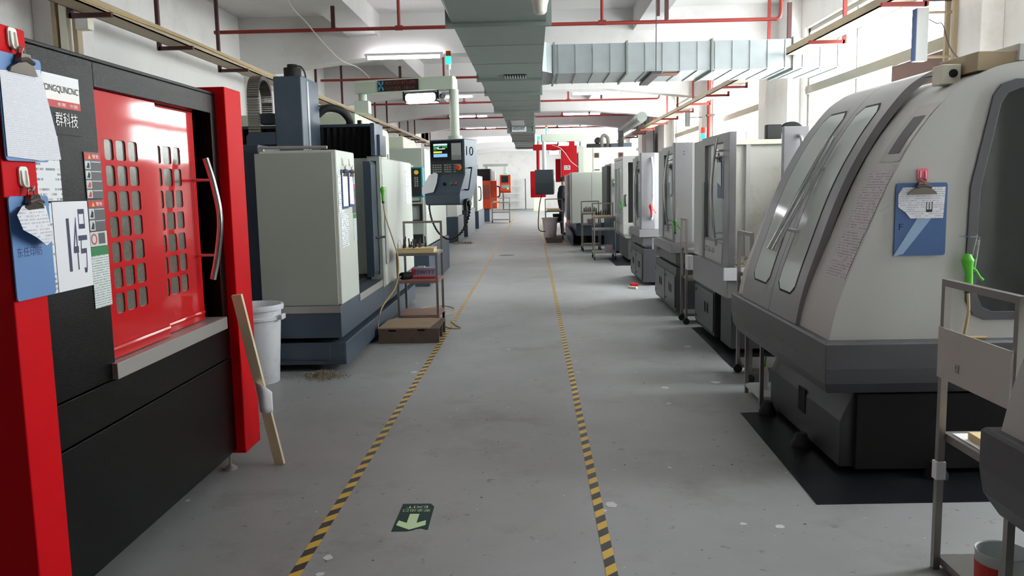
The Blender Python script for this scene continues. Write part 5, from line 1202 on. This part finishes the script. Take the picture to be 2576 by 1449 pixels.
# red machine and its red pendant behind
t = thing('milling_machine', (1.9, 28, 0), 'red machine rising behind the cream gantry machine, far right', 'machine')
MB().box(1.15, 3.2, 27.3, 29.5, 0, 1.5).build('base', 'redm', t, bevel=.02)
cl = MB().box(.92, 1.42, 27.0, 27.5, 1.501, 2.75).build('column', 'redm', t, bevel=.02)
MB().box(1.0, 1.2, 26.99, 27.0, 1.98, 2.12).build('plate', 'lgrey', cl)
MB().text('CR', (1.02, 26.988, 2.0), UX, UZ, .1, .16).build('lettering', 'ink', cl)
MB().box(1.42, 1.7, 27.1, 27.5, 1.501, 2.5).build('spindle_head', 'blued', t, bevel=.02)
MB().box(.75, .92, 27.6, 27.9, 1.6, 2.35).build('side_box', 'redm', t, bevel=.01)
MB().box(1.1, 1.35, 27.1, 27.4, 2.751, 2.95).build('motor_cover', 'redm', t, bevel=.01)
MB().box(1.75, 2.5, 27.2, 27.6, 1.501, 2.8).cyl((2.1, 27.15, 2.9), (2.1, 27.5, 2.9), .1).build('motor', 'blk', t, bevel=.02)
t = thing('control_pendant', (.4, 27, 1.2), 'red console on a red arm behind the dark grey console', 'control console')
MB().box(.02, 1.1, 26.6, 26.75, 2.6, 2.78).build('arm', 'redm', t, bevel=.01)
MB().cyl((.17, 26.68, 1.95), (.17, 26.68, 2.6), .05).build('column', 'redm', t, smooth=True)
MB().prism([(26.5, 1.95), (26.5, 1.4), (26.6, 1.12), (26.9, 1.2), (26.9, 1.95)], 'x', -.08, .4).build('console', 'redm', t, bevel=.02)
tw = MB().cyl((.2, 26.68, 2.78), (.2, 26.68, 2.92), .05).build('signal_tower', 'white', t, smooth=True)
MB().cyl((.2, 26.68, 2.92), (.2, 26.68, 3.04), .05).build('green_light', 'ledg', tw, smooth=True)
lp = MB().box(.5, .85, 26.5, 26.65, 2.48, 2.58).build('work_lamp', 'blk', t, bevel=.01)
MB().box(.52, .83, 26.49, 26.5, 2.49, 2.57).box(.52, .83, 26.51, 26.64, 2.47, 2.48).build('lens', 'lampw', lp)
MB().box(.62, .8, 26.75, 27.7, 2.62, 2.72).build('bracket', 'redm', t)
# distant carts, bin, step, ivory cabinet
cart((1.41, 16.9, 0), math.radians(0), 'steel cart with cutters near the white framed lathe, the nearer of two', w=.44, d=.55, zs=(.16, .62, .86))
cart((1.30, 19.1, 0), math.radians(0), 'steel cart by the cream gantry corner, the farther of two', w=.42, d=.5, zs=(.16, .62, .86))
for cx0, cy0, w in ((1.41, 16.9, 'nearer'), (1.30, 19.1, 'farther')):
    t = thing('tool_block', (cx0, cy0, .861), 'wooden block of dark cutters on the %s of the two distant right carts' % w, 'tool holder', 'blocks of cutters on the right carts')
    MB().box(cx0-.19, cx0+.15, cy0-.2, cy0+.15, .8605, .885).build('block', 'wood', t)
    for i in range(14): MB().cyl((cx0-.15+.045*(i % 7), cy0-.1+.15*(i//7), .885), (cx0-.15+.045*(i % 7), cy0-.1+.15*(i//7), .885+random.uniform(.06, .12)), .014, .008, n=8).build('cutter', 'tool', t, smooth=True)
tag(MB().box(1.43, 1.58, 16.75, 17.0, .1605, .28).build('carton', bpy.data.materials['carton_grey'], bevel=.004), 'printed carton on the bottom shelf of the nearer distant right cart', 'carton')
tag(MB().box(1.22, 1.4, 19.0, 19.25, .6205, .72).build('carton', bpy.data.materials['carton_grey'], bevel=.004), 'pinkish carton on the middle shelf of the farther distant right cart', 'carton')
tag(MB().box(.33, .75, 21.9, 22.5, 0, .12).build('wooden_step', 'crate', bevel=.004), 'dark wooden step under the bin beside the right tape', 'step')
t = thing('bin', (.42, 22.2, .12), 'dirty white plastic bin on the dark step by the right tape', 'bin')
MB().lathe([(.15, 0), (.16, .01), (.205, .5), (.225, .505), (.225, .53), (.2, .53), (.19, .48), (.145, .03), (.02, .02)], (.43, 22.25, .1205), 28).build('bin_body', mat('soiled_bin', (222, 208, 210), .5, dirt=(140, 100, 92), dirtamt=.8, dscale=4), t, smooth=True)
cart((.57, 23.3, 0), math.radians(0), 'steel cart behind the dirty bin by the cream gantry machine', w=.5, d=.6)
tag(MB().box(.38, .74, 23.05, 23.45, .8005, .85).build('parts_tray', 'wood', bevel=.003), 'shallow wooden parts tray on the cart behind the bin', 'tray')
tag(MB().lathe([(.11, 0), (.13, .2), (.13, .21), (.02, .2)], (.66, 23.3, .5005), 20).build('tub', 'blk', smooth=True), 'black tub on the middle shelf of the cart behind the bin', 'tub')
tag(MB().tube(spline([(.75, 21.9, .008), (.9, 21.5, .008), (.8, 21.2, .008), (.6, 21.3, .008), (.7, 21.55, .02), (.86, 21.35, .008), (.85, 21.0, .008)], 6), .008, 6).build('air_hose', 'hose', smooth=True), 'pale hose looped on the floor by the cream gantry machine', 'hose')
t = thing('storage_cabinet', (.3, 50, 0), 'ivory cabinet far away at the end of the aisle', 'cabinet')
MB().box(.0, .7, 49.6, 50.2, 0, 1.7).build('body', 'ivory', t, bevel=.01)
for x in (.02, .36): MB().box(x, x+.32, 49.57, 49.599, .08, 1.66).build('door', 'ivory', t, bevel=.005)
tag(MB().cyl((3.0, 23.2, 3.3), (3.0, 28.5, 3.28), .14, n=24).build('vent_pipe', 'galvb', smooth=True), 'fat round ventilation pipe high beside the right windows', 'pipe')
tag(MB().box(3.86, 3.9, 27.2, 28.8, .001, 3.2).build('roller_shutter', 'shut'), 'grey roller shutter panel on the far right wall', 'shutter')
# ------------------------------------------------------------------ worker half hidden behind the far console
t = thing('person', (.86, 25.35, 0), 'person in dark navy work clothes standing by the far cream gantry machine', 'person')
def skinfig(name, m, chains, root=0, sub=2):
    vs = []; es = []; rs = []
    idx = {}
    for ch in chains:
        prev = None
        for p, r in ch:
            k = tuple(round(c, 4) for c in p)
            if k not in idx: idx[k] = len(vs); vs.append(Vector(p)-Vector(t['_o'])); rs.append(r)
            if prev is not None and prev != idx[k]: es.append((prev, idx[k]))
            prev = idx[k]
    me = bpy.data.meshes.new(name); me.from_pydata(vs, es, []); me.materials.append(M[m])
    o = bpy.data.objects.new(name, me); COL.objects.link(o); o.parent = t; o['_o'] = t['_o']
    sk = o.modifiers.new('skin', 'SKIN'); sk.use_smooth_shade = True
    for i, r in enumerate(rs):
        v = me.skin_vertices[0].data[i]; v.radius = r if isinstance(r, tuple) else (r, r)
    me.skin_vertices[0].data[root].use_root = True
    ss = o.modifiers.new('sub', 'SUBSURF'); ss.levels = sub; ss.render_levels = sub
    return o
bx, by = .85, 25.35
pel = (bx, by, .95)
legs = []
for s in (-1, 1):
    legs.append([(pel, (.15, .12)), ((bx+.02, by+s*.10, .86), .105), ((bx-.01, by+s*.11, .48), .07), ((bx+.02, by+s*.11, .10), .05), ((bx-.01, by+s*.11, .045), .045), ((bx+.13, by+s*.12, .035), .04)])
spine = [(pel, (.15, .12)), ((bx, by, 1.12), (.15, .115)), ((bx+.02, by, 1.32), (.17, .12)), ((bx+.04, by, 1.42), (.14, .09)), ((bx+.05, by, 1.49), .055), ((bx+.06, by, 1.56), .06), ((bx+.07, by, 1.63), (.085, .095)), ((bx+.065, by, 1.70), (.07, .08))]
arms = []
for s in (-1, 1):
    sh = (bx+.03, by+s*.19, 1.40)
    arms.append([((bx+.04, by, 1.42), (.14, .09)), (sh, .065), ((bx+.0, by+s*.23, 1.14), .048), ((bx+.18, by+s*.2, 1.06), .038), ((bx+.24, by+s*.19, 1.05), .033)])
skinfig('body', 'navyc', legs+[spine[:5]]+arms)
skinfig('head', 'skin', [[((bx+.05, by, 1.49), .05), ((bx+.065, by, 1.555), .062), ((bx+.07, by, 1.63), (.082, .092)), ((bx+.065, by, 1.69), (.066, .076))], [((bx+.07, by, 1.63), (.082, .092)), ((bx+.165, by, 1.62), .016)]])
hr = MB()
hr.lathe([(.09, 0), (.1, .05), (.088, .11), (.05, .14), (.01, .148)], (bx+.055, by, 1.61), 20); hr.build('hair', 'hair', t, smooth=True)
for s in (-1, 1):
    hx = Vector((bx+.25, by+s*.19, 1.05))
    ch = [[((hx.x-.01, hx.y, hx.z), .028), ((hx.x+.04, hx.y, hx.z-.005), (.034, .016)), ((hx.x+.085, hx.y, hx.z-.01), (.036, .014))]]
    for i, (o_, l) in enumerate(((-.03, .055), (-.01, .068), (.01, .064), (.03, .05))):
        ch.append([((hx.x+.085, hx.y, hx.z-.01), (.036, .014)), ((hx.x+.09, hx.y+o_, hx.z-.01), .009), ((hx.x+.09+l*.6, hx.y+o_, hx.z-.025), .008), ((hx.x+.09+l*.9, hx.y+o_, hx.z-.05), .007)])
    ch.append([((hx.x+.04, hx.y, hx.z-.005), (.034, .016)), ((hx.x+.06, hx.y-s*.045, hx.z-.015), .009), ((hx.x+.09, hx.y-s*.055, hx.z-.03), .008)])
    skinfig('hand', 'skin', ch, sub=1)
# ------------------------------------------------------------------ light
w = bpy.data.worlds.new('sky'); SC.world = w; w.use_nodes = True
bg = w.node_tree.nodes['Background']; bg.inputs[0].default_value = (1.0, 0.99, 0.985, 1); bg.inputs[1].default_value = 26.0
for i, (a, b) in enumerate(wins):
    l = bpy.data.lights.new('window_portal', 'AREA'); l.shape = 'RECTANGLE'; l.size = b-a; l.size_y = WZ1-WZ0
    l.cycles.is_portal = True
    o = bpy.data.objects.new('window_portal', l); COL.objects.link(o)
    o.location = (XR+.2, (a+b)/2, (WZ0+WZ1)/2)
    o.rotation_euler = (0, PI/2, 0); o.rotation_euler = Matrix(((0, 0, 1), (1, 0, 0), (0, 1, 0))).to_euler()
SC.view_settings.view_transform = 'Standard'; SC.view_settings.look = 'None'; SC.view_settings.gamma = 1.0
SC.view_settings.use_curve_mapping = False
SC.view_settings.exposure = 0.1
for o in list(bpy.data.objects):
    if '_o' in o: del o['_o']
